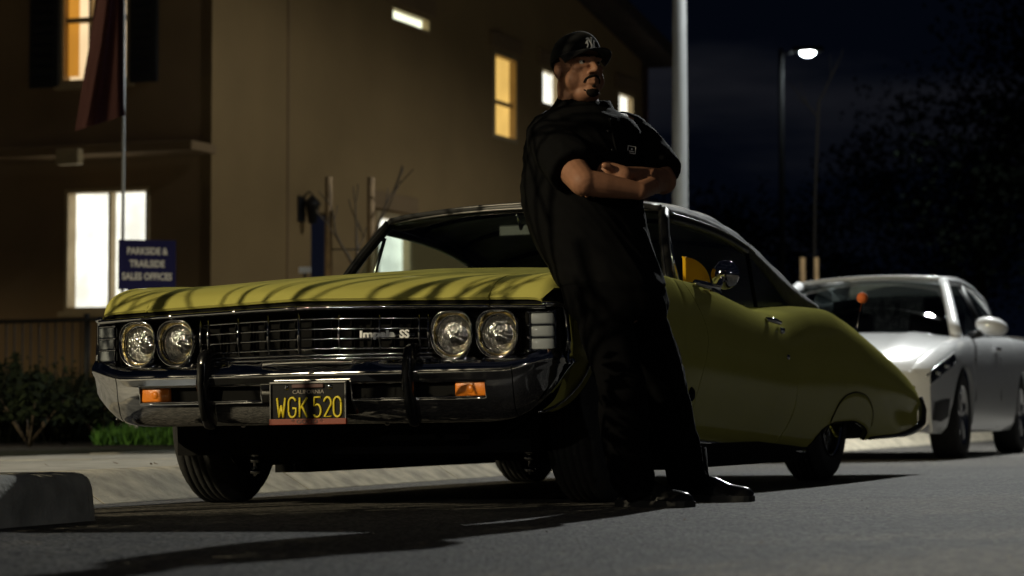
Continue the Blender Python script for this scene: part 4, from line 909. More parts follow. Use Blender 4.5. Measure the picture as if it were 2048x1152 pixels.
# ------------------------------------------------------------------ the man leaning on the front wing
from mathutils import noise as mnoise
from mathutils.bvhtree import BVHTree
def PP(px, py, D): return at_depth(px, py, D)
def bm_ell(bm, c, rad, rot=None, seg=24):
    g = bmesh.ops.create_uvsphere(bm, u_segments=seg, v_segments=seg // 2, radius=1.)
    for v in g['verts']:
        p = Vector((v.co.x * rad[0], v.co.y * rad[1], v.co.z * rad[2])); v.co = (rot @ p if rot is not None else p) + Vector(c)
def bm_cap(bm, a, b, ra, rb, n=16):
    a, b = Vector(a), Vector(b); d = b - a; L = d.length; t = d.normalized() if L > 1e-6 else Vector((0, 0, 1)); pts = []; rr = []
    for k in range(5): q = R(90 * (1 - k / 4)); pts.append(a - t * ra * math.sin(q)); rr.append(max(ra * math.cos(q), .0004))
    for k in range(5): q = R(90 * k / 4); pts.append(b + t * rb * math.sin(q)); rr.append(max(rb * math.cos(q), .0004))
    bm_tube(bm, pts, rr, n)
def chain(bm, pts, rad, n=16):
    for i in range(len(pts) - 1): bm_cap(bm, pts[i], pts[i+1], rad[i], rad[i+1], n)
def loft(bm, secs, n=40):               # secs: (centre, half_a, axis_a, half_b, axis_b) closed ends
    rings = []
    for c, ha, A, hb, B in secs:
        rings.append([bm.verts.new(Vector(c) + A * ha * math.copysign(abs(math.cos(2*math.pi*k/n)) ** .9, math.cos(2*math.pi*k/n)) + B * hb * math.copysign(abs(math.sin(2*math.pi*k/n)) ** .9, math.sin(2*math.pi*k/n))) for k in range(n)])
    for a, b in zip(rings, rings[1:]):
        for k in range(n): bm.faces.new((a[k], a[(k+1) % n], b[(k+1) % n], b[k]))
    bm.faces.new(rings[0][::-1]); bm.faces.new(rings[-1])
def remesh(name, bm, voxel, smooth_it, material, parent=None, fac=.5):
    bmesh.ops.recalc_face_normals(bm, faces=bm.faces)
    me = bpy.data.meshes.new(name); bm.to_mesh(me); bm.free(); o = bpy.data.objects.new(name, me); COL.objects.link(o)
    m = o.modifiers.new('r', 'REMESH'); m.mode = 'VOXEL'; m.voxel_size = voxel
    if smooth_it: s = o.modifiers.new('s', 'SMOOTH'); s.iterations = smooth_it; s.factor = fac
    dg = bpy.context.evaluated_depsgraph_get(); me2 = bpy.data.meshes.new_from_object(o.evaluated_get(dg)); bpy.data.objects.remove(o); bpy.data.meshes.remove(me)
    me2.materials.clear(); me2.name = name; return link(name, me2, material, parent)
def displace(o, fn):
    me = o.data; nn = [v.normal.copy() for v in me.vertices]
    for v, n in zip(me.vertices, nn): v.co += n * fn(v.co, n)
    me.update()
M_SKIN = mat('skin', (.28, .135, .08), .55, spec=.3, noise=.12, nscale=35, bump=.15, bscale=220, bdist=.002)
M_SHIRT = mat('black_twill', (.0030, .0030, .0034), .9, spec=.12, noise=.15, nscale=40, bump=.4, bscale=500, bdist=.001)
M_PANT = mat('black_denim', (.0022, .0022, .0026), .95, spec=.08, noise=.2, nscale=60, bump=.4, bscale=400, bdist=.001)
M_HAIR = mat('black_hair', (.010, .008, .007), .9, spec=.1, bump=.8, bscale=300, bdist=.003); M_LEATH = mat('shoe_leather', (.010, .010, .010), .22, coat=.5, bump=.15, bscale=60)
ta = R(40); TF = Vector((math.sin(ta), -math.cos(ta), 0)); TR = Vector((-math.cos(ta), -math.sin(ta), 0)); UP = Vector((0, 0, 1))
# joints
hipC = PP(1230, 585, 8.60); hR, hL = PP(1200, 605, 8.55), PP(1266, 600, 8.72)
kR, kL = PP(1243, 772, 8.46), PP(1325, 760, 8.84); aR, aL = PP(1262, 962, 8.68), PP(1386, 950, 9.18)
sR, sL = PP(1098, 282, 8.58), PP(1262, 268, 8.88)
eR, eL = PP(1166, 364, 8.37), PP(1326, 362, 8.74); wR, wL = PP(1278, 382, 8.44), PP(1246, 350, 8.46)
neckB = PP(1168, 222, 8.74); chest = PP(1166, 320, 8.72); belly = PP(1180, 450, 8.66)
# head frame
ha = R(31); hp = R(7); hf0 = Vector((math.sin(ha), -math.cos(ha), 0)); HF = (hf0 * math.cos(hp) + UP * math.sin(hp)).normalized(); HR = Vector((-math.cos(ha), -math.sin(ha), 0)); HUp = HR.cross(HF).normalized()
if HUp.z < 0: HUp = -HUp
HO = PP(1157, 139, 8.70)
def H(r, f, u): return HO + HR * r + HF * f + HUp * u
HROT = Matrix((HR, HF, HUp)).transposed()
bm = bmesh.new()
bm_ell(bm, H(0, -.012, .03), (.078, .096, .086), HROT, 32); bm_ell(bm, H(0, .020, -.045), (.068, .072, .076), HROT, 32)
for s in (1, -1):
    bm_ell(bm, H(s * .043, .034, -.048), (.036, .038, .042), HROT); bm_ell(bm, H(s * .040, .058, -.012), (.026, .022, .020), HROT)
    bm_ell(bm, H(s * .013, .100, -.031), (.0095, .010, .008), HROT, 12)
    bm_ell(bm, H(s * .078, -.016, -.012), (.008, .016, .027), HROT @ Matrix.Rotation(s * .3, 3, 'Z'), 18)
    chain(bm, [H(s * .083, -.028, .008), H(s * .085, -.018, .014), H(s * .082, -.004, .006)], [.004] * 3, 8); chain(bm, [H(s * .084, -.031, .006), H(s * .083, -.028, -.016), H(s * .079, -.012, -.036)], [.004, .005, .006], 8)
    chain(bm, [H(s * .010, .090, .020), H(s * .042, .078, .022)], [.011, .010], 10)          # brow
    chain(bm, [H(s * .018, .084, -.004), H(s * .044, .070, -.006)], [.009, .008], 10)         # lower lid
chain(bm, [H(0, .088, .018), H(0, .102, -.008), H(0, .113, -.026)], [.010, .0115, .0125], 12); bm_ell(bm, H(0, .110, -.028), (.014, .012, .011), HROT, 14)
chain(bm, [H(-.020, .089, -.060), H(0, .098, -.057), H(.020, .089, -.060)], [.006, .008, .006], 10); chain(bm, [H(-.018, .088, -.070), H(0, .096, -.071), H(.018, .088, -.070)], [.006, .009, .006], 10)
bm_ell(bm, H(0, .074, -.098), (.030, .022, .022), HROT, 16); bm_ell(bm, H(0, .030, -.100), (.055, .055, .034), HROT, 20)
chain(bm, [H(0, -.030, -.05), H(0, -.028, -.10), neckB + Vector((0, 0, -.02)), chest], [.066, .068, .076, .12])
chain(bm, [chest, belly, hipC], [.13, .14, .13]); chain(bm, [neckB + Vector((0, 0, -.05)), sR], [.07, .07]); chain(bm, [neckB + Vector((0, 0, -.05)), sL], [.07, .07])
chain(bm, [sR, eR], [.066, .050]); chain(bm, [sL, eL], [.066, .050])
mR = eR + (wR - eR) * .35; mL = eL + (wL - eL) * .35
chain(bm, [eR, mR, wR], [.046, .045, .031]); chain(bm, [eL, mL, wL], [.044, .043, .031])
# left hand: lies over the right arm's inside and wraps under the right elbow
pal = PP(1214, 342, 8.47); chain(bm, [wL, pal], [.033, .036])
kn = PP(1188, 352, 8.425)
for (a, b, c, r) in (((1196, 340, 8.48), (1166, 352, 8.49), (1153, 384, 8.45), .0085), ((1200, 346, 8.48), (1172, 362, 8.49), (1163, 390, 8.45), .009), ((1205, 354, 8.48), (1182, 372, 8.49), (1174, 392, 8.45), .009), ((1210, 362, 8.48), (1192, 378, 8.49), (1186, 392, 8.45), .008)):
    chain(bm, [pal, PP(*a), PP(*b), PP(*c)], [.022, r + .001, r, r - .0012], 12)
chain(bm, [PP(1226, 344, 8.45), PP(1217, 333, 8.42), PP(1209, 331, 8.41)], [.018, .0135, .0115], 12)     # thumb
# right hand tucked under the left upper arm
pr = PP(1300, 372, 8.52); chain(bm, [wR, pr], [.033, .035])
for k in range(4): chain(bm, [pr, PP(1312, 362 + 7 * k, 8.60), PP(1318, 358 + 8 * k, 8.68), PP(1312, 356 + 8 * k, 8.74)], [.02, .010, .009, .008], 10)
chain(bm, [pr, PP(1300, 352, 8.56), PP(1306, 342, 8.60)], [.018, .012, .010], 10)
chain(bm, [hR, kR, aR], [.088, .058, .042]); chain(bm, [hL, kL, aL], [.088, .058, .042]); chain(bm, [hipC, hR], [.13, .09]); chain(bm, [hipC, hL], [.13, .09])
shoe_dirR = (PP(1380, 1000, 8.60) - PP(1238, 1000, 8.76)); shoe_dirR.z = 0; shoe_dirR.normalize(); shoe_dirL = (PP(1482, 995, 9.12) - PP(1366, 995, 9.20)); shoe_dirL.z = 0; shoe_dirL.normalize()
GZ = lambda p: .016 * ((p.x + .775) * math.cos(YAW) + (p.y - 8.809) * math.sin(YAW))
for an, sd in ((aR, shoe_dirR), (aL, shoe_dirL)): chain(bm, [an, an + sd * .02 + Vector((0, 0, -.03))], [.034, .022])
SOCKS = [(aR, shoe_dirR), (aL, shoe_dirL)]
person = remesh('person', bm, .0045, 2, M_SKIN)
tag(person, 'man in black cap, shirt and trousers leaning on the car with arms crossed', 'person')
# ---- shirt
def hw(w, ratio=.80):      # half axes giving the wanted half-extent across the picture
    a = w / math.sqrt((math.cos(ta)) ** 2 + (ratio * math.sin(ta)) ** 2); return a, a * ratio
bm = bmesh.new(); secs = []
for py, px, w, D, ra in ((212, 1170, .080, 8.74, .95), (222, 1169, .120, 8.735, .85), (238, 1168, .178, 8.73, .74), (262, 1167, .205, 8.72, .76), (310, 1167, .212, 8.71, .80), (360, 1166, .215, 8.70, .85), (405, 1166, .213, 8.69, .88), (450, 1174, .208, 8.67, .90), (495, 1190, .200, 8.65, .90), (535, 1208, .192, 8.63, .90), (566, 1222, .190, 8.62, .90), (574, 1226, .188, 8.62, .90)):
    a, b = hw(w, ra); secs.append((PP(px, py, D), a, TR, b, TF))
loft(bm, secs)
dR = (eR - sR).normalized(); dL = (eL - sL).normalized()
cR = sR + dR * ((eR - sR).length * .74); cL = sL + dL * ((eL - sL).length * .90)
chain(bm, [sR, sR + dR * .12], [.080, .090]); bm_tube(bm, [sR, sR + dR * .1, cR], [.080, .090, .090], 24); chain(bm, [sL, sL + dL * .12], [.076, .084]); bm_tube(bm, [sL, sL + dL * .1, cL], [.074, .088, .094], 24)
bm_ell(bm, sR + Vector((.025, .02, .01)), (.085, .085, .075)); bm_ell(bm, sL + Vector((-.025, 0, .01)), (.08, .08, .07))
shirt = remesh('shirt', bm, .0075, 5, M_SHIRT, person)
def folds(co, n):
    a = mnoise.noise(Vector((co.x * 9, co.y * 9, co.z * 5))); b = mnoise.noise(Vector((co.x * 17 + co.z * 14, co.y * 15, co.z * 6 + 3.1))); c = mnoise.noise(Vector((co.x * 5, co.y * 5 + 2, co.z * 22)))
    return .006 * a + .007 * (1 - abs(b) * 2.4) * .5 + .003 * c
displace(shirt, folds)
bvh = BVHTree.FromPolygons([v.co.copy() for v in shirt.data.vertices], [tuple(p.vertices) for p in shirt.data.polygons])
def hit(px, py, tree=None):
    r = ray(px, py).normalized(); l, n, _, d = (tree or bvh).ray_cast(Vector((0, 0, CAMH)), r); return l, n
# collar
for s in (1, -1):
    c0 = neckB + Vector((0, 0, .028)); P = []
    for t in lin(0, 1, 12):
        a = math.pi * t; d = (-TF * math.cos(a) + TR * s * math.sin(a)); rr = .078 + .012 * math.sin(a); drop = .030 * t * t
        P.append([c0 + d * rr * .96 + Vector((0, 0, .020 - drop)), c0 + d * (rr + .008) + Vector((0, 0, .026 - drop)), c0 + d * (rr + .022) + Vector((0, 0, .002 - drop * 1.3)), c0 + d * (rr + .034 + .02 * t) + Vector((0, 0, -.026 - drop * 2.0)) + TR * s * .018 * t])
    bm = bmesh.new(); bm_grid(bm, P); co_ = bobj('collar', bm, M_SHIRT, person); m_ = co_.modifiers.new('thickness', 'SOLIDIFY'); m_.thickness = .004
# placket edge and chest label
pts = []
for py in (238, 255, 275, 295, 312):
    l, n = hit(1218 + (py - 238) * .22, py)
    if l: pts.append(l + n * .002)
if len(pts) > 2: tube('placket', pts, .0045, M_SHIRT, person, 6)
for py, px in ((262, 1216), (300, 1224)):
    l, n = hit(px, py)
    if l: lathe('button', [(0, .004), (.005, .0035), (.006, 0)], M_PLAS, person, 12, basis(l + n * .001, n.orthogonal(), n.cross(n.orthogonal()), n))
l, n = hit(1261, 300)
if l:
    n = (TF * .85 + Vector((.15, -.6, 0))).normalized(); xx = Vector((0, 0, 1)).cross(n).normalized(); 
    if xx.x < 0: xx = -xx
    yy = n.cross(xx).normalized(); lb = empty_child('chest_label', person); lb.matrix_world = basis(l + n * .006, xx, yy, n) @ Matrix.Rotation(-.10, 4, 'Z')
    M_LW = mat('label_white', (.7, .7, .7), .7)
    box('label_ground', (0, 0, 0), (.034, .027, .003), M_SHIRT, lb)
    for c, sz in (((0, .0125, .002), (.034, .0022, .002)), ((0, -.0125, .002), (.034, .0022, .002)), ((-.0159, 0, .002), (.0022, .0228, .002)), ((.0159, 0, .002), (.0022, .0228, .002))): box('label_border', c, sz, M_LW, lb)
    lathe('label_mark', [(0, .002), (.004, .002), (.004, .001)], M_LW, lb, 12, Matrix.Translation((0, .002, .0015))); box('label_mark', (0, -.006, .002), (.020, .003, .002), M_LW, lb)
# ---- trousers
bm = bmesh.new(); secs = []
for py, px, w, D in ((545, 1216, .176, 8.62), (575, 1226, .182, 8.61), (610, 1234, .183, 8.61), (640, 1240, .165, 8.60)):
    a, b = hw(w, .9); secs.append((PP(px, py, D), a, TR, b, TF))
loft(bm, secs)
chain(bm, [PP(1203, 612, 8.56), PP(1222, 690, 8.49), PP(1243, 775, 8.46)], [.100, .094, .087], 20); bm_tube(bm, [PP(1241, 760, 8.46), PP(1250, 850, 8.54), PP(1257, 920, 8.62), PP(1268, 968, 8.69)], [.087, .087, .080, .080], 24)
chain(bm, [PP(1268, 612, 8.70), PP(1298, 690, 8.78), PP(1326, 765, 8.85)], [.098, .092, .088], 20); bm_tube(bm, [PP(1324, 750, 8.85), PP(1346, 850, 9.0), PP(1364, 920, 9.12), PP(1378, 962, 9.18)], [.088, .084, .078, .078], 24)
pants = remesh('trousers', bm, .0075, 6, M_PANT, person)
def pfold(co, n):
    a = mnoise.noise(Vector((co.x * 8, co.y * 8, co.z * 6))); lowf = sstep(.45, .05, co.z) if False else max(0, 1 - co.z / .35)
    c = mnoise.noise(Vector((co.x * 6, co.y * 6, co.z * 30))); b = mnoise.noise(Vector((co.x * 20, co.y * 20 + co.z * 9, co.z * 10)))
    return .007 * a + .005 * b + (.003 + .009 * lowf) * c
displace(pants, pfold)
# ---- shoes
for an, sd in SOCKS: tube('sock', [an + Vector((0, 0, .10)), an + sd * .01, an + sd * .035 + Vector((0, 0, -.06))], [.052, .050, .044], M_SHIRT, person, 16)
def shoe(heel, d, L):
    d = d.normalized(); sx = Vector((-d.y, d.x, 0)); z0 = GZ(heel) + .0; base = Vector((heel.x, heel.y, z0))
    prof = [(0, .026, .060), (.03, .036, .085), (.08, .040, .098), (.12, .043, .104), (.16, .048, .088), (.20, .051, .070), (.24, .050, .064), (.27, .046, .060), (.288, .036, .050), (.296, .016, .036)]
    k = L / .295; bm = bmesh.new(); rings = []
    for t, w, h in prof:
        c = base + d * t * k; rings.append([bm.verts.new(c + sx * w * math.cos(a) * (1 if math.sin(a) < .3 else .9) + Vector((0, 0, .020 + (h - .020) * max(0, math.sin(a)) ** .8 - (.004 if math.sin(a) < 0 else 0)))) for a in [2 * math.pi * i / 18 for i in range(18)]])
    for a, b in zip(rings, rings[1:]):
        for i in range(18): bm.faces.new((a[i], a[(i+1) % 18], b[(i+1) % 18], b[i]))
    bm.faces.new(rings[0][::-1]); bm.faces.new(rings[-1]); o = bobj('shoe', bm, M_LEATH, person); o.modifiers.new('sub', 'SUBSURF').levels = 1; o.modifiers['sub'].render_levels = 1
    bm = bmesh.new(); poly = [base + d * t * k + sx * (w + .005) for t, w, h in prof] + [base + d * t * k - sx * (w + .005) for t, w, h in prof[::-1]]; bm_prism(bm, [p + Vector((0, 0, .002)) for p in poly], (0, 0, .024)); bobj('sole', bm, mat('rubber_sole', (.014, .014, .014), .6), o, False)
    bm = bmesh.new()
    for q in range(5):
        t = .125 + .018 * q; h = .100 - .009 * q; bm_tube(bm, [base + d * t * k + sx * w + Vector((0, 0, h * k - abs(w) * .25 + .001)) for w in (-.022, 0, .022)], .003, 6)
    bobj('laces', bm, M_SHIRT, o)
shoe(PP(1238, 1005, 8.76), shoe_dirR, .30); shoe(PP(1366, 995, 9.21), shoe_dirL, .275)
# ---- hair, moustache, goatee, eyes, cap
bm = bmesh.new(); bm_ell(bm, H(0, -.022, .024), (.0795, .090, .078), HROT, 40)
bmesh.ops.delete(bm, geom=[v for v in bm.verts if (HROT.transposed() @ (v.co - HO)).y > .022 or (HROT.transposed() @ (v.co - HO)).z < (.012 if (HROT.transposed() @ (v.co - HO)).y > -.045 else -.040)], context='VERTS'); bobj('hair', bm, M_HAIR, person)
bm = bmesh.new()
for s in (1, -1): chain(bm, [H(s * .001, .104, -.047), H(s * .016, .0975, -.050), H(s * .028, .087, -.058), H(s * .033, .080, -.068)], [.0042, .0048, .0042, .003], 10)
bobj('moustache', bm, M_HAIR, person)
bm = bmesh.new(); bm_ell(bm, H(0, .080, -.102), (.027, .0165, .019), HROT, 20); bm_ell(bm, H(0, .093, -.084), (.007, .006, .006), HROT, 10)
for s in (1, -1): chain(bm, [H(s * .016, .084, -.103), H(s * .030, .074, -.096)], [.007, .003], 8)
bobj('goatee', bm, M_HAIR, person)
M_EYE = mat('eye', (.30, .28, .26), .15); M_IRIS = mat('iris', (.02, .012, .008), .1)
for s in (1, -1):
    bm = bmesh.new(); bmesh.ops.create_uvsphere(bm, u_segments=16, v_segments=10, radius=.0125, matrix=Matrix.Translation(H(s * .031, .0745, .006))); ey = bobj('eye', bm, M_EYE, person)
    bm = bmesh.new(); bmesh.ops.create_uvsphere(bm, u_segments=12, v_segments=8, radius=.0062, matrix=Matrix.Translation(H(s * .031, .0825, .006))); bobj('iris', bm, M_IRIS, ey)
    bm = bmesh.new(); chain(bm, [H(s * .013, .097, .024), H(s * .030, .094, .028), H(s * .047, .082, .024)], [.0035, .005, .003], 8); bobj('eyebrow', bm, M_HAIR, person)
M_CAP = mat('cap_wool', (.006, .006, .007), .9, spec=.2, bump=.4, bscale=400, bdist=.001, sheen=.08)
cap = empty_child('cap', person)
def capp(az, el):                       # dome point; az 0 = front
    c, s = math.cos(el), math.sin(el); fr = max(0, math.cos(az))
    rr = .0895; x = rr * math.sin(az) * c ** .75; f = (.104 if math.cos(az) > 0 else .106) * math.cos(az) * c ** (.55 if fr > 0 else .8); u = .034 + .098 * s ** .95 + .004 * fr
    return H(x, f - .012, u + .010 * (f / .1) * (1 - s))
bm = bmesh.new(); P = [[capp(2 * math.pi * k / 48, R(90) * (j / 14) ** .9) for k in range(48)] for j in range(14)]; V = bm_grid(bm, P, True); top = bm.verts.new(capp(0, R(90)))
for k in range(48): bm.faces.new((V[-1][k], V[-1][(k+1) % 48], top))
cr = bobj('crown', bm, M_CAP, cap); m_ = cr.modifiers.new('thickness', 'SOLIDIFY'); m_.thickness = .003
P = []
for t in lin(0, 1, 9):
    row = []
    for a in lin(-78, 78, 25):
        b = capp(R(a), 0); ext = .078 * t * (math.cos(R(a) * .95) ** .6); lat = a / 78
        row.append(b + HF * ext + HUp * (-.006 * t - .020 * lat * lat * t + .004 - .008 * t * t) + HR * (-.0) * t + HF * .0)
    P.append(row)
bm = bmesh.new(); bm_grid(bm, P); br = bobj('brim', bm, M_CAP, cap); m_ = br.modifiers.new('thickness', 'SOLIDIFY'); m_.thickness = .004
bm = bmesh.new(); bmesh.ops.create_uvsphere(bm, u_segments=10, v_segments=6, radius=.007, matrix=Matrix.Translation(capp(0, R(90)) + HUp * .002)); bobj('cap_button', bm, M_CAP, cap)
# interlocking N and Y on the cap front
M_EMB = mat('white_embroidery', (.85, .85, .85), .7)
def lp(x, y): 
    az = -x / .100; el = .26 + y / .100; p = capp(az, el); n = (p - H(0, -.01, .03)).normalized(); return p + n * .003
def lstroke(pts, r): 
    bm = bmesh.new(); P = []
    for i in range(len(pts) - 1):
        for t in lin(0, 1, 4)[(1 if i else 0):]: P.append(lp(pts[i][0] + (pts[i+1][0] - pts[i][0]) * t, pts[i][1] + (pts[i+1][1] - pts[i][1]) * t))
    bm_tube(bm, P, r, 6); return bobj('logo_stroke', bm, M_EMB, cap)
for pts, r in (([(-.024, -.002), (-.019, .010), (-.013, .014)], .0026), ([(-.017, .012), (-.015, -.008), (-.020, -.020)], .0030), ([(-.012, .026), (-.002, .006), (.012, -.016), (.017, -.022)], .0032), ([(.016, -.022), (.016, .004), (.022, .018)], .0030), ([(.022, .018), (.026, .010)], .0026),
               ([(-.020, .022), (-.010, .030)], .0026), ([(-.010, .030), (.001, .004)], .0030), ([(.010, .030), (.001, .004), (.001, -.022)], .0030), ([(.005, .031), (.016, .030)], .0026), ([(-.006, -.022), (.007, -.022)], .0026)):
    lstroke([(x * .92, y * .92) for x, y in pts], r)
# ------------------------------------------------------------------ garden, signs, trees, litter
M_BARK = mat('bark', (.10, .075, .05), .9, noise=.35, nscale=30, bump=.8, bscale=60); M_STAKE = mat('stake_wood', (.26, .17, .08), .8, noise=.25, nscale=15)
def grow(bm, p, d, L, r, depth, rng, spread=.55, up=.12, twig=.0022, shrink=.72):
    n = 4; pts = [p.copy()]; rr = [r]
    for i in range(n):
        d = (d + Vector((rng.uniform(-1, 1), rng.uniform(-1, 1), rng.uniform(-.6, 1))) * .13 + Vector((0, 0, up * .3))).normalized(); p = p + d * (L / n); pts.append(p.copy()); rr.append(max(r * (1 - .42 * (i + 1) / n), twig))
    bm_tube(bm, pts, rr, 8 if r > .02 else 5, cap=False)
    if depth == 0: return
    k = rng.choice((2, 3)) if depth > 1 else 3
    for i in range(k):
        ax = d.orthogonal().normalized(); ax.rotate(Quaternion(d, rng.uniform(0, 6.28))); nd = (d + ax * rng.uniform(.35, 1.) * spread * 1.3).normalized()
        q = pts[rng.choice((2, 3, 4))] if i else pts[-1]; grow(bm, q, nd, L * shrink * rng.uniform(.75, 1.1), max(rr[-1] * (.95 if i == 0 else .7), twig), depth - 1, rng, spread, up, twig, shrink)
def bare_tree(base, trunk_h, r, L, depth, seed, label, lean=(0, 0), stakes=(), stake_h=2.0, group='young street trees', nlimb=4, twig=.0025, spread=.55, bark=None):
    t = empty('bare_tree', base); tag(t, label, 'tree', group); rng = random.Random(seed); bark = bark or M_BARK; top = Vector((lean[0], lean[1], trunk_h))
    tube('trunk', [(0, 0, -.05), (lean[0] * .2 + .02, lean[1] * .3, trunk_h * .35), (lean[0] * .7 - .02, lean[1] * .6, trunk_h * .7), top], [r * 1.25, r, r * .85, r * .75], bark, t, 10)
    bm = bmesh.new()
    for k in range(nlimb):
        a = 6.28 * k / nlimb + rng.uniform(-.4, .4); grow(bm, top * (1 - .10 * k / nlimb), Vector((math.cos(a) * .6, math.sin(a) * .6, .8)).normalized(), L, r * .62, depth, rng, spread, twig=twig)
    bobj('crown', bm, bark, t)
    for (sx, sy) in stakes: tube('stake', [(sx, sy, -.1), (sx, sy, stake_h)], .034, M_STAKE, t, 8); tube('tree_tie', [(sx, sy, stake_h * .72), (lean[0] * .5, lean[1] * .5, stake_h * .72)], .008, M_BLACK, t, 6)
    return t
# tree whose limbs throw their shadow over the bonnet (left of the picture, in the kerb planter)
bare_tree((-7.2, 4.4, .10), 2.3, .075, .95, 5, 8, 'bare street tree in the kerb planter left of the camera', group='young street trees', nlimb=6, twig=.005, spread=.6)
# young tree between two stakes in front of the house
a = at_depth(700, 800, 21.5); s1 = at_depth(656, 800, 21.5); s2 = at_depth(740, 800, 21.5)
t = bare_tree((a.x, a.y, .12), 1.55, .030, .42, 2, 21, 'young bare tree tied between two tall stakes before the house wall', lean=(.06, 0), stakes=((s1.x - a.x, 0), (s2.x - a.x, .05)), stake_h=2.32, nlimb=3, twig=.005)
b = at_depth(1622, 800, 30); c1 = at_depth(1607, 800, 30); c2 = at_depth(1634, 800, 30)
bare_tree((b.x, b.y, .1), 4.1, .024, .42, 1, 4, 'slim bare tree with short stakes between the convertible and the far lamp', lean=(.12, 0), stakes=((c1.x - b.x, 0), (c2.x - b.x, 0)), stake_h=2.15, nlimb=2, twig=.004, bark=mat('dark_bark', (.008, .007, .006), .95, spec=.1))
# ---- flag and sales sign
fpos = at_depth(243, 800, 20.3); fl = empty('feather_flag', (fpos.x, fpos.y, .12)); tag(fl, 'dark purple flag hanging from a thin pale pole before the house', 'flag')
tube('pole', [(0, 0, -.05), (0, 0, 2.4), (-.01, 0, 4.6)], [.016, .014, .012], M_POLE, fl, 10); lathe('ground_foot', [(0, .03), (.14, .028), (.15, 0), (0, 0)], M_BLACK, fl, 20)
def fpt(px, py, dy=0.): p = at_depth(px, py, 20.3 + dy); return Vector((p.x - fpos.x, p.y - fpos.y, p.z - .12))
P = []; edge_l = pchip([-90, 0, 90, 160, 262], [206, 190, 178, 166, 150]); edge_r = pchip([-90, 0, 60, 232], [243, 242, 242, 245])
for i, t in enumerate(lin(0, 1, 26)):
    row = []
    for u in lin(0, 1, 18):
        py = -90 + t * ((262 - 30 * u) + 90); px = edge_l(py) + (edge_r(py) - edge_l(py)) * u; row.append(fpt(px, py, .10 * math.sin(u * 7 + t * 2.2) * (1 - u) + .03 * math.sin(u * 15 + t * 5) * (1 - u)))
    P.append(row)
M_FLAG = mat('flag_cloth', (.018, .007, .020), .9, spec=.1, bump=.2, bscale=40)
nt = M_FLAG.node_tree; bs = nt.nodes['Principled BSDF']; tl_ = nt.nodes.new('ShaderNodeBsdfTranslucent'); tl_.inputs['Color'].default_value = (.40, .16, .10, 1); ad = nt.nodes.new('ShaderNodeMixShader'); ad.inputs['Fac'].default_value = .28
nt.links.new(bs.outputs[0], ad.inputs[1]); nt.links.new(tl_.outputs[0], ad.inputs[2]); nt.links.new(ad.outputs[0], nt.nodes['Material Output'].inputs['Surface'])
bm = bmesh.new(); bm_grid(bm, P); bobj('cloth', bm, M_FLAG, fl)
tube('sleeve', [fpt(243, -90), fpt(243, 80), fpt(246, 232)], .020, M_FLAG, fl, 8)
sp0 = at_depth(264, 800, 20.0); sg = empty('sales_sign', (sp0.x, sp0.y, .12)); tag(sg, 'navy sign with white words Parkside and Trailside sales offices', 'sign')
c = at_depth(294, 530, 20.0); cx, cy, cz = c.x - sp0.x, 0, c.z - .12
sn = (Vector((.30, -1, 0))).normalized(); sxd = Vector((-sn.y, sn.x, 0)); W_, H_ = 110 * 20 / FPX / sxd.x, 100 * 20 / FPX
SM = basis((cx, cy, cz), sxd, (0, 0, 1), sn); rot3 = SM.to_3x3()
box('panel', (cx, cy, cz), (W_, H_, .012), mat('sign_navy', (.022, .022, .11), .6, spec=.2), sg, rot=rot3, bevel=.002)
M_SW = mat('sign_white', (.85, .85, .85), .6)
for i, tx in enumerate(('PARKSIDE &', 'TRAILSIDE', 'SALES OFFICES')): text_mesh('lettering', tx, .079, M_SW, sg, SM @ Matrix.Translation((0,   .112 - .105 * i, .0075)), .0006, .80, bold=.0028)
box('post', (0, .03, .68), (.09, .05, 1.36), mat('post_white', (.55, .55, .52), .6), sg, bevel=.004)
# small white notice by the door
npos = at_depth(609, 800, 24.5); nn = empty('notice_stand', (npos.x, npos.y, .12)); tag(nn, 'small white notice on a post beside the house door', 'sign'); zt = CAMH + (818 - 540) * 24.5 / FPX - .12
tube('post', [(0, 0, 0), (0, 0, zt)], .015, M_BLACK, nn, 8); box('notice', (0, -.02, zt), (.12, .012, .06), M_SW, nn)
# ---- railing
fA = at_depth(-70, 800, 24.3); fB = at_depth(430, 800, 22.8); fA.z = fB.z = .12; fd = (fB - fA); FLn = fd.length; fd.normalize()
fen = empty('railing', fA); tag(fen, 'black metal railing with upright bars before the left house window', 'fence'); M_RAIL = mat('railing_black', (.010, .010, .010), .5)
ztop = CAMH + (818 - 640) * 23.6 / FPX - .12; loc = lambda s_, z: fd * s_ + Vector((0, 0, z))
for z in (ztop, .12): tube('rail', [loc(0, z), loc(FLn, z)], .022, M_RAIL, fen, 6)
nb_ = int(FLn / .105)
bar_mesh = None
for k in range(nb_ + 1):
    if bar_mesh is None: bo = tube('bar', [(0, 0, .10), (0, 0, ztop)], .0095, M_RAIL, fen, 6); bar_mesh = bo.data
    else: bo = bpy.data.objects.new('bar', bar_mesh); COL.objects.link(bo); bo.parent = fen
    bo.location = fd * (k * .105)
for s_ in (0, FLn * .5, FLn): tube('post', [loc(s_, -.02), loc(s_, ztop + .06)], .03, M_RAIL, fen, 8)
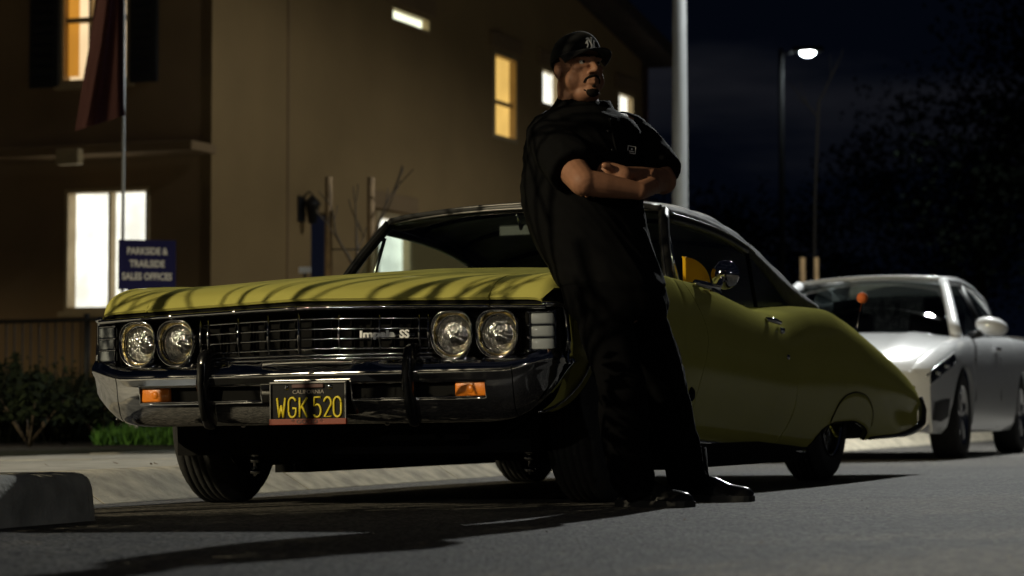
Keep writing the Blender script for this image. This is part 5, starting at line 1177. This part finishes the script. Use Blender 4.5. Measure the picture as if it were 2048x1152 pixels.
# ---- shrubs (each its own thing) and ground cover
M_LEAF = mat('leaf_dark', (.014, .020, .009), .9, spec=.1, noise=.5, nscale=6); M_LEAF2 = mat('leaf_green', (.04, .10, .016), .8, spec=.15, noise=.45, nscale=8); M_LEAF3 = mat('leaf_grey', (.020, .023, .014), .9, spec=.1, noise=.4, nscale=7)
def shrub(base, h, w, n, seed, label, material, blade=False, group='shrubs in the garden bed'):
    rng = random.Random(seed); t = empty('shrub', base); tag(t, label, 'shrub', group); bm = bmesh.new()
    for k in range(n):
        a = rng.uniform(0, 6.28); q = rng.random() ** .6
        if blade:
            b0 = Vector((math.cos(a), math.sin(a), 0)) * w * .35 * q; hh = h * rng.uniform(.55, 1.05); ln = Vector((math.cos(a), math.sin(a), 0)) * w * .5 * q * rng.uniform(.6, 1.3); sd = Vector((-math.sin(a), math.cos(a), 0)) * .009
            m_ = b0 + ln * .4 + Vector((0, 0, hh * .65)); e = b0 + ln + Vector((0, 0, hh)); vs = [bm.verts.new(x) for x in (b0 - sd, b0 + sd, m_ + sd * .8, m_ - sd * .8, e)]; bm.faces.new(vs[:4]); bm.faces.new((vs[3], vs[2], vs[4]))
        else:
            el = rng.uniform(-.2, 1.5); rad = rng.uniform(.45, 1.0) * (1 + .22 * math.sin(a * 3 + seed) + .15 * math.sin(a * 7)); c = Vector((math.cos(a) * math.cos(el) * w * .5 * rad, math.sin(a) * math.cos(el) * w * .5 * rad, h * (.42 + .55 * math.sin(el) * rad)))
            s_ = rng.uniform(.02, .045); u = Vector((rng.uniform(-1, 1), rng.uniform(-1, 1), rng.uniform(-1, 1))).normalized(); v_ = u.orthogonal().normalized(); vs = [bm.verts.new(x) for x in (c - u * s_, c + v_ * s_ * .5, c + u * s_, c - v_ * s_ * .5)]; bm.faces.new(vs)
    bobj('foliage', bm, material, t, False, recalc=False)
    bm = bmesh.new()
    for k in range(6): a = 1.05 * k + seed; bm_tube(bm, [(0, 0, -.02), (math.cos(a) * w * .15, math.sin(a) * w * .15, h * .35), (math.cos(a) * w * .3, math.sin(a) * w * .3, h * .7)], [.012, .008, .004], 5)
    bobj('stems', bm, M_BARK, t); return t
spots = [(a_, b_, c_ * .62, d_, e_) for a_, b_, c_, d_, e_ in [(-30, 18.2, .95, 1.1, 1), (60, 17.6, .75, .9, 0), (130, 18.6, .85, 1.0, 1), (205, 18.0, .70, .9, 0), (40, 20.4, 1.05, 1.2, 0), (120, 20.6, 1.0, 1.1, 1), (200, 20.8, .95, 1.1, 0), (290, 21.2, .9, 1.1, 1), (350, 20.0, .6, .9, 0), (-60, 21.5, 1.1, 1.3, 0)]]
words = ['spiky tall grass clump at the left picture edge near the pavement', 'leafy dark shrub low at the pavement left of the car', 'spiky grass clump at the pavement below the railing', 'dark leafy shrub just left of the chrome bumper end', 'leafy dark shrub against the railing at far left', 'tall spiky clump against the railing bars', 'leafy shrub against the railing behind the bumper end', 'spiky clump behind the white sign post', 'low leafy shrub behind the front left headlights', 'tall dark shrub beyond the left picture edge by the railing']
for k, (px, D, h, w, bl) in enumerate(spots):
    p = at_depth(px, 800, D); shrub((p.x, p.y, .12), h, w, 900 if not bl else 420, k + 3, words[k], M_LEAF3 if bl else M_LEAF, bool(bl))
# bright low ground cover by the sign post
rng = random.Random(5); bm = bmesh.new()
for k in range(5200):
    px = rng.uniform(190, 520); D = 16.9 + 3.2 * rng.random() ** 1.4; p = at_depth(px, 800, D); p.z = .12; hh = rng.uniform(.04, .13) * (1 + .6 * math.sin(px * .07) * math.sin(D * 5)); a = rng.uniform(0, 6.28); sd = Vector((math.cos(a), math.sin(a), 0)) * rng.uniform(.006, .016); le = Vector((rng.uniform(-.05, .05), rng.uniform(-.05, .05), hh))
    vs = [bm.verts.new(x) for x in (p - sd, p + sd, p + le * .7 + sd * .7, p + le)]; bm.faces.new(vs)
gc = bobj('ground_cover', bm, M_LEAF2, None, False, recalc=False); tag(gc, 'low bright green ground cover along the pavement edge', 'plants', kind='stuff')
# added hedge out of view, shades the car's lower front from the warm lamp
for k in range(8):
    p = SK(-2.7 - k * .72, .25 + .1 * (k % 2), .11); shrub((p.x, p.y, .11), (1.4, 1.8, 2.1, 2.3, 2.4, 2.3, 2.0, 1.8)[k], 1.1, 3600, 40 + k, 'added shading shrub out of view in the kerb planter, %s from the kerb corner' % ('nearest', 'second', 'third', 'fourth', 'fifth', 'sixth', 'seventh', 'eighth')[k], M_LEAF, False, 'added shading hedge out of view')
for k in range(7):  # added unseen shrubs, keep the lamp-lit paving out of the bumper's reflection
    p = SK(-3.0 - k * 1.6, -5.0, .12); shrub((p.x, p.y, .12), 1.5, 1.8, 900, 60 + k, 'added shrub out of view screening the bumper reflection, %s from the railing' % ('nearest', 'second', 'third', 'fourth', 'fifth', 'sixth', 'seventh')[k], M_LEAF, False, 'added reflection screen out of view')
# ---- dark trees standing at the end of the street
def leafy_tree(base, H_, w, seed, label):
    t = empty('leafy_tree', base); tag(t, label, 'tree', 'dark trees at the end of the street'); rng = random.Random(seed)
    tube('trunk', [(0, 0, -.1), (.1, 0, H_ * .3), (0, .1, H_ * .6)], [.22, .17, .10], M_BARK, t, 10); bm = bmesh.new(); cl = [(Vector((rng.gauss(0, w * .28), rng.gauss(0, w * .28), H_ * rng.uniform(.4, .95))), rng.uniform(.5, 1.1) * w * .22) for _ in range(44)]
    for c_, r_ in cl:
        for _ in range(170):
            d = Vector((rng.gauss(0, 1), rng.gauss(0, 1), rng.gauss(0, .8))).normalized() * r_ * rng.random() ** .4; s_ = rng.uniform(.05, .10); u = Vector((rng.uniform(-1, 1), rng.uniform(-1, 1), rng.uniform(-1, 1))).normalized(); v_ = u.orthogonal(); c2 = c_ + d
            bm.faces.new([bm.verts.new(x) for x in (c2 - u * s_, c2 + v_ * s_ * .6, c2 + u * s_, c2 - v_ * s_ * .6)])
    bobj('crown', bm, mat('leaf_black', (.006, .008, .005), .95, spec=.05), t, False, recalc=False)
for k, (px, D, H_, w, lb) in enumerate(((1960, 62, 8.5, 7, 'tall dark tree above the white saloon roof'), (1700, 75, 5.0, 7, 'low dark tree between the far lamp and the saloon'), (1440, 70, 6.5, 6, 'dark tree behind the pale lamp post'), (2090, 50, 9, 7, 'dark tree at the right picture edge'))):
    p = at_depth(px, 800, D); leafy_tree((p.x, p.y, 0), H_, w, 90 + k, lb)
# ---- litter: leaves and grit
bm = bmesh.new(); rng = random.Random(11)
for k in range(240):
    if k < 110: p = SK(rng.uniform(-.75, 1.2), rng.uniform(.0, .8) if k % 2 else rng.uniform(-.2, -3.5), 0); p = SK(rng.uniform(-2.6, -.8), rng.uniform(-.1, .8), .125) if k % 3 else SK(rng.uniform(-1, 3), rng.uniform(-3.6, -.3), .140)
    else: X, Y = rng.uniform(-1.0, 3.6), rng.uniform(-3.5, 1.2); p = CW(X, Y, 0); p.z = .016 * X + .003; 
    if k >= 110 and (p - CAR_O).length > 5: continue
    s_ = rng.uniform(.006, .02) if k < 110 else rng.uniform(.002, .006); a = rng.uniform(0, 6.28); u = Vector((math.cos(a), math.sin(a), rng.uniform(-.2, .4))) * s_; v_ = Vector((-math.sin(a), math.cos(a), rng.uniform(-.2, .5))) * s_ * .6
    bm.faces.new([bm.verts.new(x) for x in (p - u, p + v_, p + u + Vector((0, 0, s_ * .3)), p - v_)])
lt = bobj('litter', bm, mat('dry_leaf', (.16, .11, .06), .8, noise=.4, nscale=50), None, False, recalc=False); tag(lt, 'scattered dry leaf bits on kerb, planter and road', 'litter', kind='stuff')
